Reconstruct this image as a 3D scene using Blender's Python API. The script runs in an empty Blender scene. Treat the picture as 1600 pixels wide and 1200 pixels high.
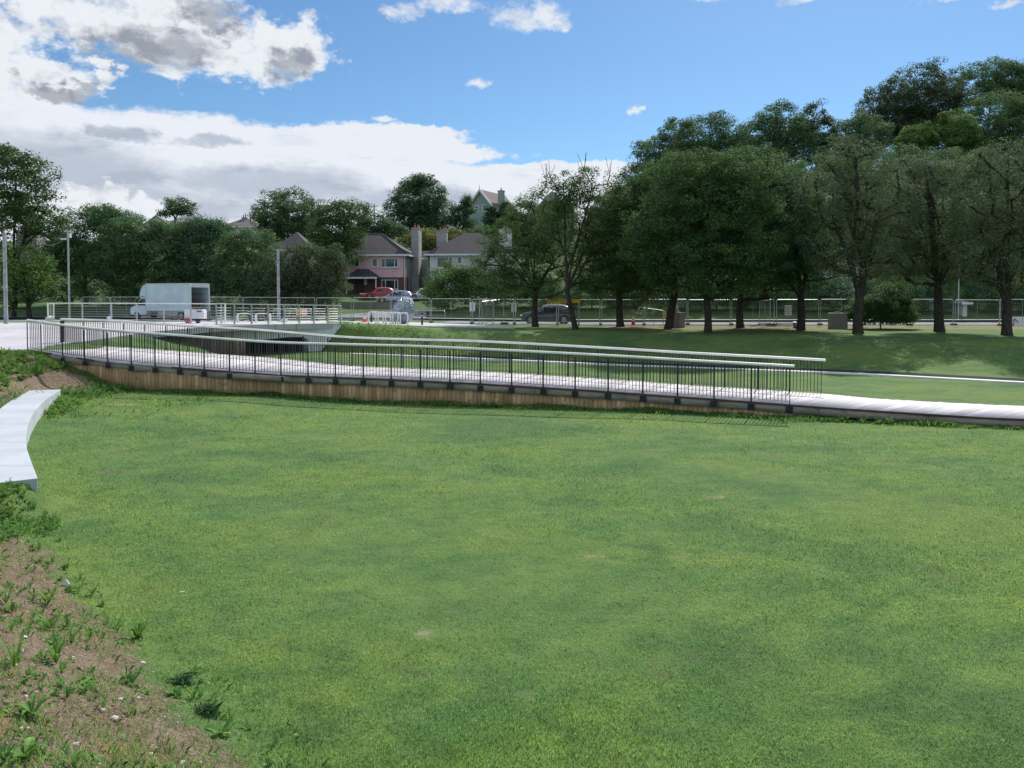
import bpy, math, random
import numpy as np
from mathutils import Vector, Matrix, Euler

sc = bpy.context.scene
COL = sc.collection
random.seed(7)
R = math.radians
CAMZ = 3.5
F = 1202.0
PITCH = math.atan(36.0 / F)          # the lens looks 1.7 degrees down; the rest is frame shift
CY = 501.0                            # photo row of the optical axis
cp, sp = math.cos(PITCH), math.sin(PITCH)

def ray(px, py):
    u = (px - 800.0) / F; v = (py - CY) / F
    return np.array([u, cp - v * sp, -v * cp - sp])

def P(px, py, d):
    """world point seen at photo pixel (px, py), d metres ahead of the camera"""
    r = ray(px, py); r = r / r[1] * d
    return Vector((r[0], r[1], r[2] + CAMZ))

def azel(px, py):
    r = ray(px, py)
    return math.degrees(math.atan2(r[0], r[1])), math.degrees(math.atan2(r[2], math.hypot(r[0], r[1])))

def lerp(a, b, t): return a + (b - a) * t
def sstep(a, b, x):
    t = np.clip((x - a) / (b - a), 0, 1); return t * t * (3 - 2 * t)

# ------------------------------------------------------------------ objects
def setp(o, label=None, cat=None, group=None, kind=None):
    if label: o['label'] = label
    if cat: o['category'] = cat
    if group: o['group'] = group
    if kind: o['kind'] = kind
    return o

def thing(name, label, cat, loc=(0, 0, 0), rz=0.0, group=None):
    o = bpy.data.objects.new(name, None)
    o.empty_display_size = 0.2
    COL.objects.link(o)
    o.location = loc; o.rotation_euler = (0, 0, rz)
    return setp(o, label, cat, group)

def copy_tree(o, parent=None):
    c = o.copy(); COL.objects.link(c); c.parent = parent
    if parent is not None: c.matrix_parent_inverse = o.matrix_parent_inverse
    for ch in [x for x in bpy.data.objects if x.parent == o]:
        copy_tree(ch, c)
    return c

def mesh_from(name, V, Fc, mats, smooth=False, attrs=None, tint=None):
    me = bpy.data.meshes.new(name)
    V = np.asarray(V, dtype=np.float32).reshape(-1, 3)
    if isinstance(Fc, np.ndarray):
        n, k = Fc.shape
        me.vertices.add(len(V)); me.vertices.foreach_set('co', V.ravel())
        me.loops.add(n * k); me.loops.foreach_set('vertex_index', Fc.astype(np.int32).ravel())
        me.polygons.add(n)
        me.polygons.foreach_set('loop_start', (np.arange(n) * k).astype(np.int32))
        me.polygons.foreach_set('loop_total', np.full(n, k, dtype=np.int32))
        me.update(calc_edges=True)
    else:
        me.from_pydata([tuple(v) for v in V.tolist()], [], Fc)
        me.update()
    if not isinstance(mats, (list, tuple)): mats = [mats]
    for m in mats: me.materials.append(m)
    if smooth: me.polygons.foreach_set('use_smooth', np.ones(len(me.polygons), dtype=bool))
    if tint is not None:
        a = me.attributes.new('tint', 'FLOAT', 'FACE'); a.data.foreach_set('value', np.asarray(tint, dtype=np.float32))
    if attrs:
        for k2, arr in attrs.items():
            a = me.attributes.new(k2, 'FLOAT', 'POINT'); a.data.foreach_set('value', np.asarray(arr, dtype=np.float32))
    return me

def link(name, me, parent=None, loc=None):
    o = bpy.data.objects.new(name, me); COL.objects.link(o)
    if parent is not None: o.parent = parent
    if loc is not None: o.location = loc
    return o

class MB:
    """collects simple shapes, then links them as one mesh"""
    def __init__(s): s.v = []; s.f = []
    def add(s, vs, fs):
        n = len(s.v); s.v.extend([tuple(v) for v in vs]); s.f.extend([tuple(i + n for i in f) for f in fs]); return s
    def box(s, c, size, rz=0.0, rx=0.0, ry=0.0):
        hx, hy, hz = size[0] / 2, size[1] / 2, size[2] / 2
        M = Euler((rx, ry, rz)).to_matrix()
        vs = [M @ Vector((x * hx, y * hy, z * hz)) + Vector(c) for x in (-1, 1) for y in (-1, 1) for z in (-1, 1)]
        return s.add(vs, [(0, 1, 3, 2), (4, 6, 7, 5), (0, 4, 5, 1), (2, 3, 7, 6), (0, 2, 6, 4), (1, 5, 7, 3)])
    def bar(s, a, b, w, h=None):
        """square bar from a to b, w across, h up"""
        h = h or w; a = Vector(a); b = Vector(b); d = (b - a).normalized()
        up = Vector((0, 0, 1)) if abs(d.z) < 0.95 else Vector((0, 1, 0))
        r = d.cross(up).normalized(); u = r.cross(d).normalized()
        vs = [p + r * (i * w / 2) + u * (j * h / 2) for p in (a, b) for i, j in ((-1, -1), (1, -1), (1, 1), (-1, 1))]
        return s.add(vs, [(0, 3, 2, 1), (4, 5, 6, 7), (0, 1, 5, 4), (1, 2, 6, 5), (2, 3, 7, 6), (3, 0, 4, 7)])
    def tube(s, pts, rad, n=8, caps=True):
        pts = [Vector(p) for p in pts]; m = len(pts)
        rr = rad if isinstance(rad, (list, tuple)) else [rad] * m
        ref = None; rings = []
        for i, p in enumerate(pts):
            d = (pts[min(i + 1, m - 1)] - pts[max(i - 1, 0)]).normalized()
            if ref is None:
                ref = Vector((0, 0, 1)) if abs(d.z) < 0.9 else Vector((1, 0, 0))
                ref = (ref - d * ref.dot(d)).normalized()
            else:
                ref = (ref - d * ref.dot(d)).normalized()
            b = d.cross(ref)
            rings.append([p + (ref * math.cos(2 * math.pi * k / n) + b * math.sin(2 * math.pi * k / n)) * rr[i] for k in range(n)])
        vs = [v for r_ in rings for v in r_]; fs = []
        for i in range(m - 1):
            for k in range(n):
                a = i * n + k; b2 = i * n + (k + 1) % n
                fs.append((a, b2, b2 + n, a + n))
        if caps:
            fs.append(tuple(range(n - 1, -1, -1))); fs.append(tuple((m - 1) * n + k for k in range(n)))
        return s.add(vs, fs)
    def prism(s, poly, depth, axis='y', off=0.0):
        """poly = 2D outline; extruded along axis"""
        n = len(poly)
        def mk(a, b, t):
            return (a, t, b) if axis == 'y' else ((t, a, b) if axis == 'x' else (a, b, t))
        vs = [mk(a, b, off) for a, b in poly] + [mk(a, b, off + depth) for a, b in poly]
        fs = [tuple(range(n)), tuple(range(2 * n - 1, n - 1, -1))]
        for i in range(n):
            j = (i + 1) % n; fs.append((i, i + n, j + n, j))
        return s.add(vs, fs)
    def lathe(s, prof, c=(0, 0, 0), n=16, axis='z'):
        vs = []; fs = []; m = len(prof)
        for r_, z in prof:
            for k in range(n):
                a = 2 * math.pi * k / n
                x, y = r_ * math.cos(a), r_ * math.sin(a)
                if axis == 'z': v = (c[0] + x, c[1] + y, c[2] + z)
                elif axis == 'y': v = (c[0] + x, c[1] + z, c[2] + y)
                else: v = (c[0] + z, c[1] + x, c[2] + y)
                vs.append(v)
        for i in range(m - 1):
            for k in range(n):
                a = i * n + k; b = i * n + (k + 1) % n
                fs.append((a, b, b + n, a + n))
        fs.append(tuple(range(n - 1, -1, -1))); fs.append(tuple((m - 1) * n + k for k in range(n)))
        return s.add(vs, fs)
    def build(s, name, mat, parent=None, smooth=False, world=False, bevel=0.0):
        V = np.array(s.v, dtype=np.float32)
        off = Vector((0, 0, 0))
        if world and parent is not None: off = parent.location.copy()
        if world: V = V - np.array(off, dtype=np.float32)
        me = bpy.data.meshes.new(name); me.from_pydata(V.tolist(), [], s.f); me.update()
        me.materials.append(mat)
        import bmesh
        bm = bmesh.new(); bm.from_mesh(me); bmesh.ops.recalc_face_normals(bm, faces=bm.faces); bm.to_mesh(me); bm.free()
        if smooth: me.polygons.foreach_set('use_smooth', np.ones(len(me.polygons), dtype=bool))
        o = link(name, me, parent)
        if bevel > 0:
            md = o.modifiers.new('bevel', 'BEVEL'); md.width = bevel; md.segments = 2; md.limit_method = 'ANGLE'
        if smooth:
            md = o.modifiers.new('sharp', 'EDGE_SPLIT'); md.split_angle = R(38)
        return o

# ------------------------------------------------------------------ shader expression helper
class X:
    """socket wrapper so node maths can be written as formulas"""
    nt = None
    def __init__(s, sock): s.s = sock
    @staticmethod
    def m(op, *a, clamp=False):
        n = X.nt.nodes.new('ShaderNodeMath'); n.operation = op; n.use_clamp = clamp
        for i, v in enumerate(a):
            if isinstance(v, X): X.nt.links.new(v.s, n.inputs[i])
            else: n.inputs[i].default_value = float(v)
        return X(n.outputs[0])
    def __add__(s, o): return X.m('ADD', s, o)
    __radd__ = __add__
    def __sub__(s, o): return X.m('SUBTRACT', s, o)
    def __rsub__(s, o): return X.m('SUBTRACT', o, s)
    def __mul__(s, o): return X.m('MULTIPLY', s, o)
    __rmul__ = __mul__
    def __truediv__(s, o): return X.m('DIVIDE', s, o)
    def ss(s, a, b):
        n = X.nt.nodes.new('ShaderNodeMapRange'); n.interpolation_type = 'SMOOTHSTEP'
        X.nt.links.new(s.s, n.inputs[0]); n.inputs[1].default_value = a; n.inputs[2].default_value = b
        n.inputs[3].default_value = 0; n.inputs[4].default_value = 1
        return X(n.outputs[0])

def vm(op, a, b=None):
    n = X.nt.nodes.new('ShaderNodeVectorMath'); n.operation = op
    for i, v in enumerate((a, b)):
        if v is None: continue
        if isinstance(v, X): X.nt.links.new(v.s, n.inputs[i])
        elif isinstance(v, (int, float)): n.inputs[i].default_value = (v, v, v)
        else: n.inputs[i].default_value = v
    return X(n.outputs['Value'] if op in ('DOT_PRODUCT', 'LENGTH', 'DISTANCE') else n.outputs[0])

def comb(x, y, z):
    n = X.nt.nodes.new('ShaderNodeCombineXYZ')
    for i, v in enumerate((x, y, z)):
        if isinstance(v, X): X.nt.links.new(v.s, n.inputs[i])
        else: n.inputs[i].default_value = v
    return X(n.outputs[0])

def sepa(v):
    n = X.nt.nodes.new('ShaderNodeSeparateXYZ'); X.nt.links.new(v.s, n.inputs[0]); return [X(o) for o in n.outputs]

def noise(vec, scale=1.0, detail=4.0, rough=0.55, dist=0.0, color=False, two=False):
    n = X.nt.nodes.new('ShaderNodeTexNoise'); n.noise_dimensions = '2D' if two else '3D'; n.inputs['Scale'].default_value = scale
    n.inputs['Detail'].default_value = detail; n.inputs['Roughness'].default_value = rough; n.inputs['Distortion'].default_value = dist
    if vec is not None: X.nt.links.new(vec.s, n.inputs['Vector'])
    return X(n.outputs['Color'] if color else n.outputs['Fac'])

def mix(fac, a, b, blend='MIX'):
    n = X.nt.nodes.new('ShaderNodeMix'); n.data_type = 'RGBA'; n.blend_type = blend
    for sock, v in ((n.inputs[0], fac), (n.inputs[6], a), (n.inputs[7], b)):
        if isinstance(v, X): X.nt.links.new(v.s, sock)
        elif isinstance(v, (int, float)): sock.default_value = v
        else: sock.default_value = (v[0], v[1], v[2], 1)
    return X(n.outputs[2])

def attr(name):
    n = X.nt.nodes.new('ShaderNodeAttribute'); n.attribute_name = name; return X(n.outputs['Fac'])
def objrand():
    n = X.nt.nodes.new('ShaderNodeObjectInfo'); return X(n.outputs['Random'])
def pos():
    n = X.nt.nodes.new('ShaderNodeNewGeometry'); return X(n.outputs['Position'])
def objco():
    n = X.nt.nodes.new('ShaderNodeTexCoord'); return X(n.outputs['Object'])

def newmat(name):
    m = bpy.data.materials.new(name); m.use_nodes = True
    X.nt = m.node_tree
    return m, m.node_tree.nodes['Principled BSDF']
def setin(sock, v):
    if isinstance(v, X): X.nt.links.new(v.s, sock)
    elif isinstance(v, (int, float)): sock.default_value = v
    else: sock.default_value = (v[0], v[1], v[2], 1)
def bump(b, h, strength=0.3, dist=0.02):
    n = X.nt.nodes.new('ShaderNodeBump'); n.inputs['Strength'].default_value = strength; n.inputs['Distance'].default_value = dist
    X.nt.links.new(h.s, n.inputs['Height']); X.nt.links.new(n.outputs[0], b.inputs['Normal'])

def simple(name, col, rough=0.6, metal=0.0, var=0.12, scale=3.0, spec=0.5, fine=0.0, coat=0.0, bmp=0.0):
    """paint-like procedural material: base colour with mottling and dirt"""
    m, b = newmat(name)
    c = objco()
    n = noise(c, scale, 5, 0.6)
    dark = [x * (1 - var * 1.6) for x in col]; lite = [min(1, x * (1 + var)) for x in col]
    colx = mix(n.ss(0.3, 0.7), dark, lite)
    if fine > 0:
        n2 = noise(c, scale * 14, 3, 0.7)
        colx = mix(n2.ss(0.35, 0.75) * fine, colx, [x * 0.55 for x in col])
    setin(b.inputs['Base Color'], colx)
    setin(b.inputs['Roughness'], (n * 0.25 + (rough - 0.12)))
    b.inputs['Metallic'].default_value = metal
    b.inputs['Specular IOR Level'].default_value = spec
    b.inputs['Coat Weight'].default_value = coat
    if bmp > 0: bump(b, noise(c, scale * 10, 4, 0.6), bmp, 0.01)
    return m
# ------------------------------------------------------------------ the lie of the land
FOOT = [(3.5, -12), (2.8, -2), (1.0, 2.6), (-1.7, 5.9), (-3.6, 7.7), (-5.5, 9.9), (-7.5, 12.2), (-9.7, 15.4), (-11.6, 18.8),
        (-13.3, 22.5), (-13.9, 24.6), (-13.2, 26.4), (-12.9, 29), (-13.2, 33), (-13.2, 37), (-14.0, 40.3), (-17.5, 44.5),
        (-15.0, 49.0), (-12.4, 48.0), (-11.5, 46.1), (-8, 45.6), (5.7, 42.0), (16.9, 37.2), (22.2, 33.6), (31.7, 26.2), (47, 12), (60, -12),
        (400, -12), (400, 700), (-400, 700), (-400, -12)]

def poly_sdf(poly, x, y):
    """distance inside the polygon (positive inside)"""
    poly = np.array(poly, dtype=float); n = len(poly)
    d = np.full(x.shape, 1e9); inside = np.zeros(x.shape, dtype=bool)
    for i in range(n):
        a = poly[i]; b = poly[(i + 1) % n]; ab = b - a
        t = np.clip(((x - a[0]) * ab[0] + (y - a[1]) * ab[1]) / (ab @ ab), 0, 1)
        d = np.minimum(d, np.hypot(x - a[0] - t * ab[0], y - a[1] - t * ab[1]))
        if a[1] != b[1]:
            c = ((a[1] > y) != (b[1] > y)) & (x < (b[0] - a[0]) * (y - a[1]) / (b[1] - a[1]) + a[0])
            inside ^= c
    return np.where(inside, d, -d)

def wob(x, y):
    return (np.sin(x * 0.73 + 1.3) * np.cos(y * 0.61 - 0.4) + 0.5 * np.sin(x * 1.9 + y * 1.3) + 0.3 * np.cos(x * 3.1 - y * 2.7))

def ZT(x, y):
    leftz = np.interp(y, [0, 20, 28, 33, 40, 47, 58, 66, 75], [1.75, 1.6, 1.50, 1.55, 1.98, 1.93, 1.62, 1.5, 1.5])
    return lerp(leftz, np.full(np.shape(x), 1.22), sstep(-14, 4, np.asarray(x)))

def H(x, y):
    x = np.asarray(x, dtype=float); y = np.asarray(y, dtype=float)
    low = 0.30 * sstep(-3, -13, x) * sstep(15, 26, y) + 0.03 * wob(x * 0.4, y * 0.4)
    d = poly_sdf(FOOT, x, y)
    w = np.where(y < 15, lerp(3.3, 5.0, sstep(4, 16, y)), 4.9)
    w = lerp(w, np.interp(x, [-11, -9, -5, 5], [0.9, 1.5, 4.2, 8.5]), sstep(-13, -11.6, x) * sstep(35, 40, y + 0.45 * np.maximum(x, 0)))
    top = ZT(x, y)
    t = np.clip(d / w, 0, 1)
    prof = lerp(t, t * t * (3 - 2 * t), 0.75)
    bulge = 0.10 * wob(x, y) * np.clip(t * (1 - t) * 4, 0, 1)
    z = low + (top - low) * prof + bulge
    z = np.maximum(z, 0.54 * sstep(-7.35, -7.8, x) * sstep(9.9, 11.9, y) * sstep(13.2, 12.4, y))
    # higher ground beyond the road
    z = z + 2.1 * sstep(74, 97, y) * sstep(45, 0, np.abs(x + 15) - 10) * 1.0
    z = z + 0.9 * sstep(73.5, 80, y) * (1 - np.exp(-((x + 14) / 9.0) ** 4))
    z = z + lerp(13.0, 20.0, sstep(0, 45, x)) * sstep(92, 165, y) + 8 * sstep(15, 50, x) * sstep(80, 120, y)
    z = z + 10 * sstep(170, 320, y)
    return z

def Hs(x, y): return float(H(np.array([x]), np.array([y]))[0])
def G(px, d, dz=0.0):
    """point on the ground at photo column px, d metres ahead"""
    x = (px - 800.0) / F / (cp + 0.08 * sp) * d
    return Vector((x, d, Hs(x, d) + dz))

def terrain_axis(segs):
    out = [segs[0][0]]
    for a, b, s in segs:
        n = max(1, int(round((b - a) / s)))
        out += [a + (b - a) * (i + 1) / n for i in range(n)]
    return np.array(out)

xs = terrain_axis([(-400, -100, 25), (-100, -40, 4), (-40, -17, 0.9), (-17, 14, 0.22), (14, 40, 0.8), (40, 100, 4), (100, 400, 25)])
ys = terrain_axis([(-12, 2, 1.0), (2, 16, 0.22), (16, 52, 0.32), (52, 82, 0.7), (82, 170, 3), (170, 700, 25)])
gx, gy = np.meshgrid(xs, ys)
gz = H(gx, gy)
rng = np.random.default_rng(5)
nx, ny = len(xs), len(ys)
idx = (np.arange(ny - 1)[:, None] * nx + np.arange(nx - 1)[None, :]).ravel()
faces = np.stack([idx, idx + 1, idx + nx + 1, idx + nx], 1)
sd = poly_sdf(FOOT, gx, gy)

def bare_spots(x, y):
    b = np.zeros(np.shape(x))
    for px, py, d, rx, ry in ((1120, 776, 13.2, 0.32, 0.2), (822, 1086, 7.05, 0.16, 0.13), (665, 992, 8.3, 0.20, 0.14), (712, 958, 8.9, 0.14, 0.10),
                              (1060, 872, 10.4, 0.2, 0.2), (188, 627, 23.5, 0.95, 0.45), (930, 870, 10.5, 0.22, 0.2)):
        c = P(px, py, d)
        r = ray(px, py); s = (0.0 - CAMZ) / r[2]; cx, cy = r[0] * s, r[1] * s
        if py < 640: cx, cy = c.x, c.y
        b = np.maximum(b, np.exp(-(((x - cx) / rx) ** 2 + ((y - cy) / ry) ** 2) * 2.2))
    return b

def soil_w(x, y, s):
    """bare soil on the banks: strong on the near bank, thin on the mound by the boardwalk"""
    near = sstep(0.0, 0.5, s + 0.22 * wob(x * 1.7, y * 1.7)) * sstep(11.0, 9.6, y + 0.35 * wob(x * 2, y))
    mound = sstep(0.3, 1.2, s) * sstep(20.5, 23, y) * sstep(28.5, 27.5, y) * sstep(-9, -13, x)
    back = 0.75 * sstep(15, 17, y) * sstep(21.5, 20.5, y) * sstep(0.9, 1.3, s) * sstep(-9, -12, x)
    return np.maximum(np.maximum(near, mound * 1.0), back)

soil = soil_w(gx, gy, sd)
dry = sstep(54.5, 57, gy + 0.6 * wob(gx * 0.3, gy * 0.3)) * sstep(63, 61, gy) * sstep(5, 10, gx)
far_wild = sstep(60, 90, gy)  # far ground blends into two patchy, darker greens
me = mesh_from('ground', np.stack([gx, gy, gz], 2).reshape(-1, 3), faces, [], smooth=True,
               attrs={'soil': soil.ravel(), 'dry': dry.ravel(), 'bare': bare_spots(gx, gy).ravel(), 'wild': far_wild.ravel()})

def lawn_colour(p):
    """mown lawn colour with lush, yellow and worn patches, from world position"""
    q = vm('MULTIPLY', p, (0.75, 1.0, 1.0))
    big = noise(q, 0.27, 7, 0.60, 0.4)
    med = noise(vm('ADD', q, (13.0, 5.0, 2.0)), 0.9, 7, 0.72, 0.3)
    fin = noise(q, 3.2, 4, 0.65)
    c = mix(med.ss(0.36, 0.64), (0.098, 0.188, 0.062), (0.156, 0.240, 0.074))
    c = mix(big.ss(0.49, 0.60) * 0.62, c, (0.180, 0.250, 0.064))
    c = mix(big.ss(0.47, 0.37) * 0.55, c, (0.060, 0.128, 0.050))
    lushn = noise(vm('ADD', q, (40.0, 9.0, 0.0)), 0.5, 7, 0.7, 0.4)
    c = mix(lushn.ss(0.55, 0.68) * 0.6, c, (0.046, 0.115, 0.048))
    worn = noise(vm('ADD', q, (-7.0, 21.0, 0.0)), 0.8, 6, 0.72, 0.3)
    c = mix(worn.ss(0.56, 0.72) * 0.55, c, (0.185, 0.185, 0.105))
    c = mix(fin.ss(0.35, 0.72) * 0.35, c, (0.045, 0.092, 0.036))
    c = mix(noise(q, 1.7, 6, 0.7).ss(0.55, 0.72) * 0.35, c, (0.17, 0.23, 0.085))
    return c

m, b = newmat('ground_cover')
p = pos()
c = mix(1.0, lawn_colour(p), (0.98, 0.97, 0.92), 'MULTIPLY')
micro = noise(p, 38.0, 3, 0.7)
c = mix(micro.ss(0.30, 0.72) * 0.30, c, (0.05, 0.10, 0.035))
# soil
sn = noise(p, 5.0, 5, 0.65); sf = noise(p, 42.0, 4, 0.75); sc_ = noise(p, 130.0, 2, 0.6)
sc_col = mix(sn.ss(0.35, 0.65), (0.270, 0.185, 0.125), (0.400, 0.295, 0.215))
sc_col = mix(sf.ss(0.40, 0.60) * 0.8, sc_col, (0.100, 0.068, 0.048))
sc_col = mix(sc_.ss(0.60, 0.68) * 0.85, sc_col, (0.52, 0.46, 0.40))
rust = noise(vm('ADD', p, (3.0, 8.0, 0.0)), 1.6, 4, 0.6)
sc_col = mix(rust.ss(0.56, 0.70) * 0.55, sc_col, (0.36, 0.175, 0.095))
patch = noise(vm('ADD', p, (31.0, 2.0, 0.0)), 1.5, 5, 0.7, 0.4)
scatter = noise(p, 11.0, 4, 0.75)
sw = attr('soil') * 1.25 - (patch - 0.5) * 2.9 - (scatter - 0.5) * 1.5 - 0.18
sw = sw.ss(0.40, 0.72)
soil_green = mix(sf.ss(0.45, 0.65), (0.095, 0.150, 0.055), (0.190, 0.180, 0.105))
c = mix(attr('soil').ss(0.2, 0.6), c, soil_green)
c = mix(sw, c, sc_col)
bw = (attr('bare') * 1.2 - (scatter - 0.5) * 2.4).ss(0.40, 1.0) * 0.75
c = mix(bw, c, (0.33, 0.25, 0.17))
dw = (attr('dry') * 1.2 - (patch - 0.5) * 1.2).ss(0.25, 0.7)
c = mix(dw, c, mix(sf.ss(0.4, 0.6), (0.27, 0.215, 0.115), (0.17, 0.16, 0.07)))
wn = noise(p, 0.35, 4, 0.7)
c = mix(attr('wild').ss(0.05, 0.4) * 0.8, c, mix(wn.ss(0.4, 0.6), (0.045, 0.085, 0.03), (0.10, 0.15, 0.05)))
setin(b.inputs['Base Color'], c); b.inputs['Roughness'].default_value = 0.95; b.inputs['Specular IOR Level'].default_value = 0.15
hh = sf * (sw * 0.7 + 0.3) + noise(p, 14.0, 4, 0.7) * 0.8
bump(b, hh, 0.9, 0.05)
me.materials.append(m)
ground = setp(link('ground', me), kind='structure')
GROUND_MAT = m

# ------------------------------------------------------------------ strips draped on the ground (paths, road)
def resample(pl, n):
    pl = np.array([(p_[0], p_[1]) for p_ in pl], dtype=float)
    s = np.concatenate([[0], np.cumsum(np.hypot(*np.diff(pl, axis=0).T))])
    t = np.linspace(0, s[-1], n)
    return np.stack([np.interp(t, s, pl[:, 0]), np.interp(t, s, pl[:, 1])], 1)

def drape(name, A, B, nu, nv, lift, mat, thick=0.12, zf=None, parent=None):
    a = resample(A, nu); b_ = resample(B, nu)
    V = []; 
    for j in range(nv + 1):
        q = a + (b_ - a) * (j / nv)
        z = (H(q[:, 0], q[:, 1]) if zf is None else zf(q[:, 0], q[:, 1])) + lift
        V.append(np.column_stack([q, z]))
    V = np.array(V)                                   # (nv+1, nu, 3)
    top = V.reshape(-1, 3)
    fs = []
    for j in range(nv):
        for i in range(nu - 1):
            k = j * nu + i; fs.append((k, k + 1, k + nu + 1, k + nu))
    # skirt
    rim = [(0, i) for i in range(nu)] + [(j, nu - 1) for j in range(1, nv + 1)] + [(nv, i) for i in range(nu - 2, -1, -1)] + [(j, 0) for j in range(nv - 1, 0, -1)]
    base = len(top); low = []
    for (j, i) in rim: v = V[j, i].copy(); v[2] -= thick; low.append(v)
    n = len(rim)
    for k in range(n):
        a0 = rim[k][0] * nu + rim[k][1]; k2 = (k + 1) % n; a1 = rim[k2][0] * nu + rim[k2][1]
        fs.append((a0, a1, base + k2, base + k))
    me_ = mesh_from(name, np.vstack([top, np.array(low)]), fs, mat)
    import bmesh
    bm = bmesh.new(); bm.from_mesh(me_); bmesh.ops.recalc_face_normals(bm, faces=bm.faces); bm.to_mesh(me_); bm.free()
    return link(name, me_, parent)

# materials of the hard surfaces
def concrete(name, col, joints=None, stain=0.35):
    m, b = newmat(name); p = pos()
    n = noise(p, 0.7, 5, 0.65); f = noise(p, 22.0, 4, 0.7); st = noise(vm('MULTIPLY', p, (1, 1, 0.25)), 2.6, 5, 0.7)
    c = mix(n.ss(0.3, 0.7), [x * 0.86 for x in col], [min(1, x * 1.05) for x in col])
    c = mix(f.ss(0.45, 0.75) * 0.25, c, [x * 0.7 for x in col])
    c = mix(st.ss(0.58, 0.75) * stain, c, [col[0] * 0.62, col[1] * 0.6, col[2] * 0.56])
    if joints:
        x_, y_, z_ = sepa(p)
        for s_, ax in joints:
            k = (x_ if ax == 0 else (y_ if ax == 1 else z_)) / s_
            fr = X.m('ABSOLUTE', X.m('FRACT', k) - 0.5)
            c = mix(fr.ss(0.492, 0.497), c, [x * 0.45 for x in col])
    setin(b.inputs['Base Color'], c); b.inputs['Roughness'].default_value = 0.85; b.inputs['Specular IOR Level'].default_value = 0.3
    bump(b, f, 0.25, 0.01)
    return m
def asphalt(name, col=(0.15, 0.15, 0.155)):
    m, b = newmat(name); p = pos()
    n = noise(p, 0.5, 5, 0.6); f = noise(p, 60.0, 3, 0.8)
    c = mix(n.ss(0.3, 0.7), [x * 0.8 for x in col], [x * 1.25 for x in col]); c = mix(f.ss(0.5, 0.7) * 0.4, c, [x * 1.8 for x in col])
    setin(b.inputs['Base Color'], c); b.inputs['Roughness'].default_value = 0.95; b.inputs['Specular IOR Level'].default_value = 0.06; bump(b, f, 0.4, 0.01)
    return m
M = {}
M['paving'] = concrete('pale_paving', (0.52, 0.50, 0.525), joints=[(3.1, 0), (4.3, 1)])
M['concrete'] = concrete('cast_concrete', (0.72, 0.75, 0.77), joints=[(1.7, 0)])
M['bench'] = concrete('bench_concrete', (0.47, 0.50, 0.54), stain=0.22, joints=[(2.2, 1)])
M['block'] = concrete('block_concrete', (0.27, 0.25, 0.22), stain=0.6)
M['kerb'] = concrete('kerb_stone', (0.80, 0.80, 0.78), stain=0.1)
M['asphalt'] = asphalt('road_asphalt', (0.24, 0.24, 0.25))
M['asphalt_dark'] = asphalt('path_asphalt', (0.030, 0.034, 0.034))
M['footway'] = concrete('footway_concrete', (0.50, 0.49, 0.48))

KERB = [(-11.2, 45.8), (-3.5, 43.2), (4.6, 39.7), (15.6, 34.8), (20.8, 31.2), (30, 24), (44, 10)]
def off(pl, dx, dy): return [(a + dx, b_ + dy) for a, b_ in pl]
lowz = lambda x, y: np.interp(x, [-14, -3, 5, 60], [0.22, 0.10, 0.02, 0.0])
drape('path', off(KERB, 0.17, 0.41), off(KERB, 0.75, 1.75), 60, 3, 0.03, M['asphalt_dark'], 0.12, lowz)['kind'] = 'structure'
setp(drape('kerb', off(KERB, 0, 0), off(KERB, 0.16, 0.40), 60, 1, 0.045, M['kerb'], 0.3, lowz), kind='structure')
# plateau paving behind the bridge and at the head of the boardwalk
PAVE_FRONT = [(-42, 27.0), (-24, 27.7), (-18.3, 28.45), (-18.75, 32), (-17.5, 37), (-16.35, 38.5), (-15.35, 40.0), (-10.45, 47.0), (-8.2, 49.6), (-3.5, 53.2), (0.2, 55)]
PAVE_BACK = [(-42, 45.5), (-36, 46.0), (-30.5, 46.5), (-27, 47.5), (-26.5, 52), (-26, 58.0), (-20, 60.5), (-14, 61.5), (-8, 61.5), (-3.0, 60), (0.3, 56)]
drape('pavement', PAVE_FRONT, PAVE_BACK, 110, 24, 0.05, M['paving'], 0.3, ZT)['kind'] = 'structure'
roadz = lambda x, y: np.interp(x, [-60, -25, -12, 4, 60], [1.45, 1.45, 1.4, 1.19, 1.19])
drape('road', [(-120, 63.2), (120, 63.2)], [(-120, 70.4), (120, 70.4)], 80, 6, 0.06, M['asphalt'], 0.3, roadz)['kind'] = 'structure'
for nm, y0, y1, lf in (('near_kerb', 62.95, 63.2, 0.13), ('far_kerb', 70.4, 70.6, 0.27)):
    setp(drape('kerb', [(-120, y0), (120, y0)], [(-120, y1), (120, y1)], 80, 1, lf, M['kerb'] if nm == 'near_kerb' else M['asphalt_dark'], 0.4, roadz), kind='structure')  # far kerb coloured dark, standing in for its backlit shade
drape('footpath', [(-120, 70.6), (120, 70.6)], [(-120, 72.3), (120, 72.3)], 80, 1, 0.26, M['footway'], 0.3, roadz)['kind'] = 'structure'
# side road up to the houses
sidez = lambda x, y: np.maximum(H(x, y), roadz(x, y)) + 0.08
drape('side_road', [(-28, 70.3), (-20, 70.3), (-8.0, 70.3)], [(-24.5, 73.5), (-16.5, 78.2), (-9.0, 81.5)], 26, 8, 0.10, M['asphalt'], 0.25, sidez)['kind'] = 'structure'
mark, b = newmat('road_paint'); p = pos()
setin(b.inputs['Base Color'], mix(noise(p, 8, 4, 0.7).ss(0.5, 0.7) * 0.6, (0.75, 0.75, 0.72), (0.3, 0.3, 0.3)))
rm = MB()
for k in range(-16, 17):
    rm.box((k * 6.0, 66.8, float(roadz(np.array([k * 6.0]), 0)[0]) + 0.066), (3.0, 0.12, 0.004))
setp(rm.build('road_marking', mark), kind='structure')
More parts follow.
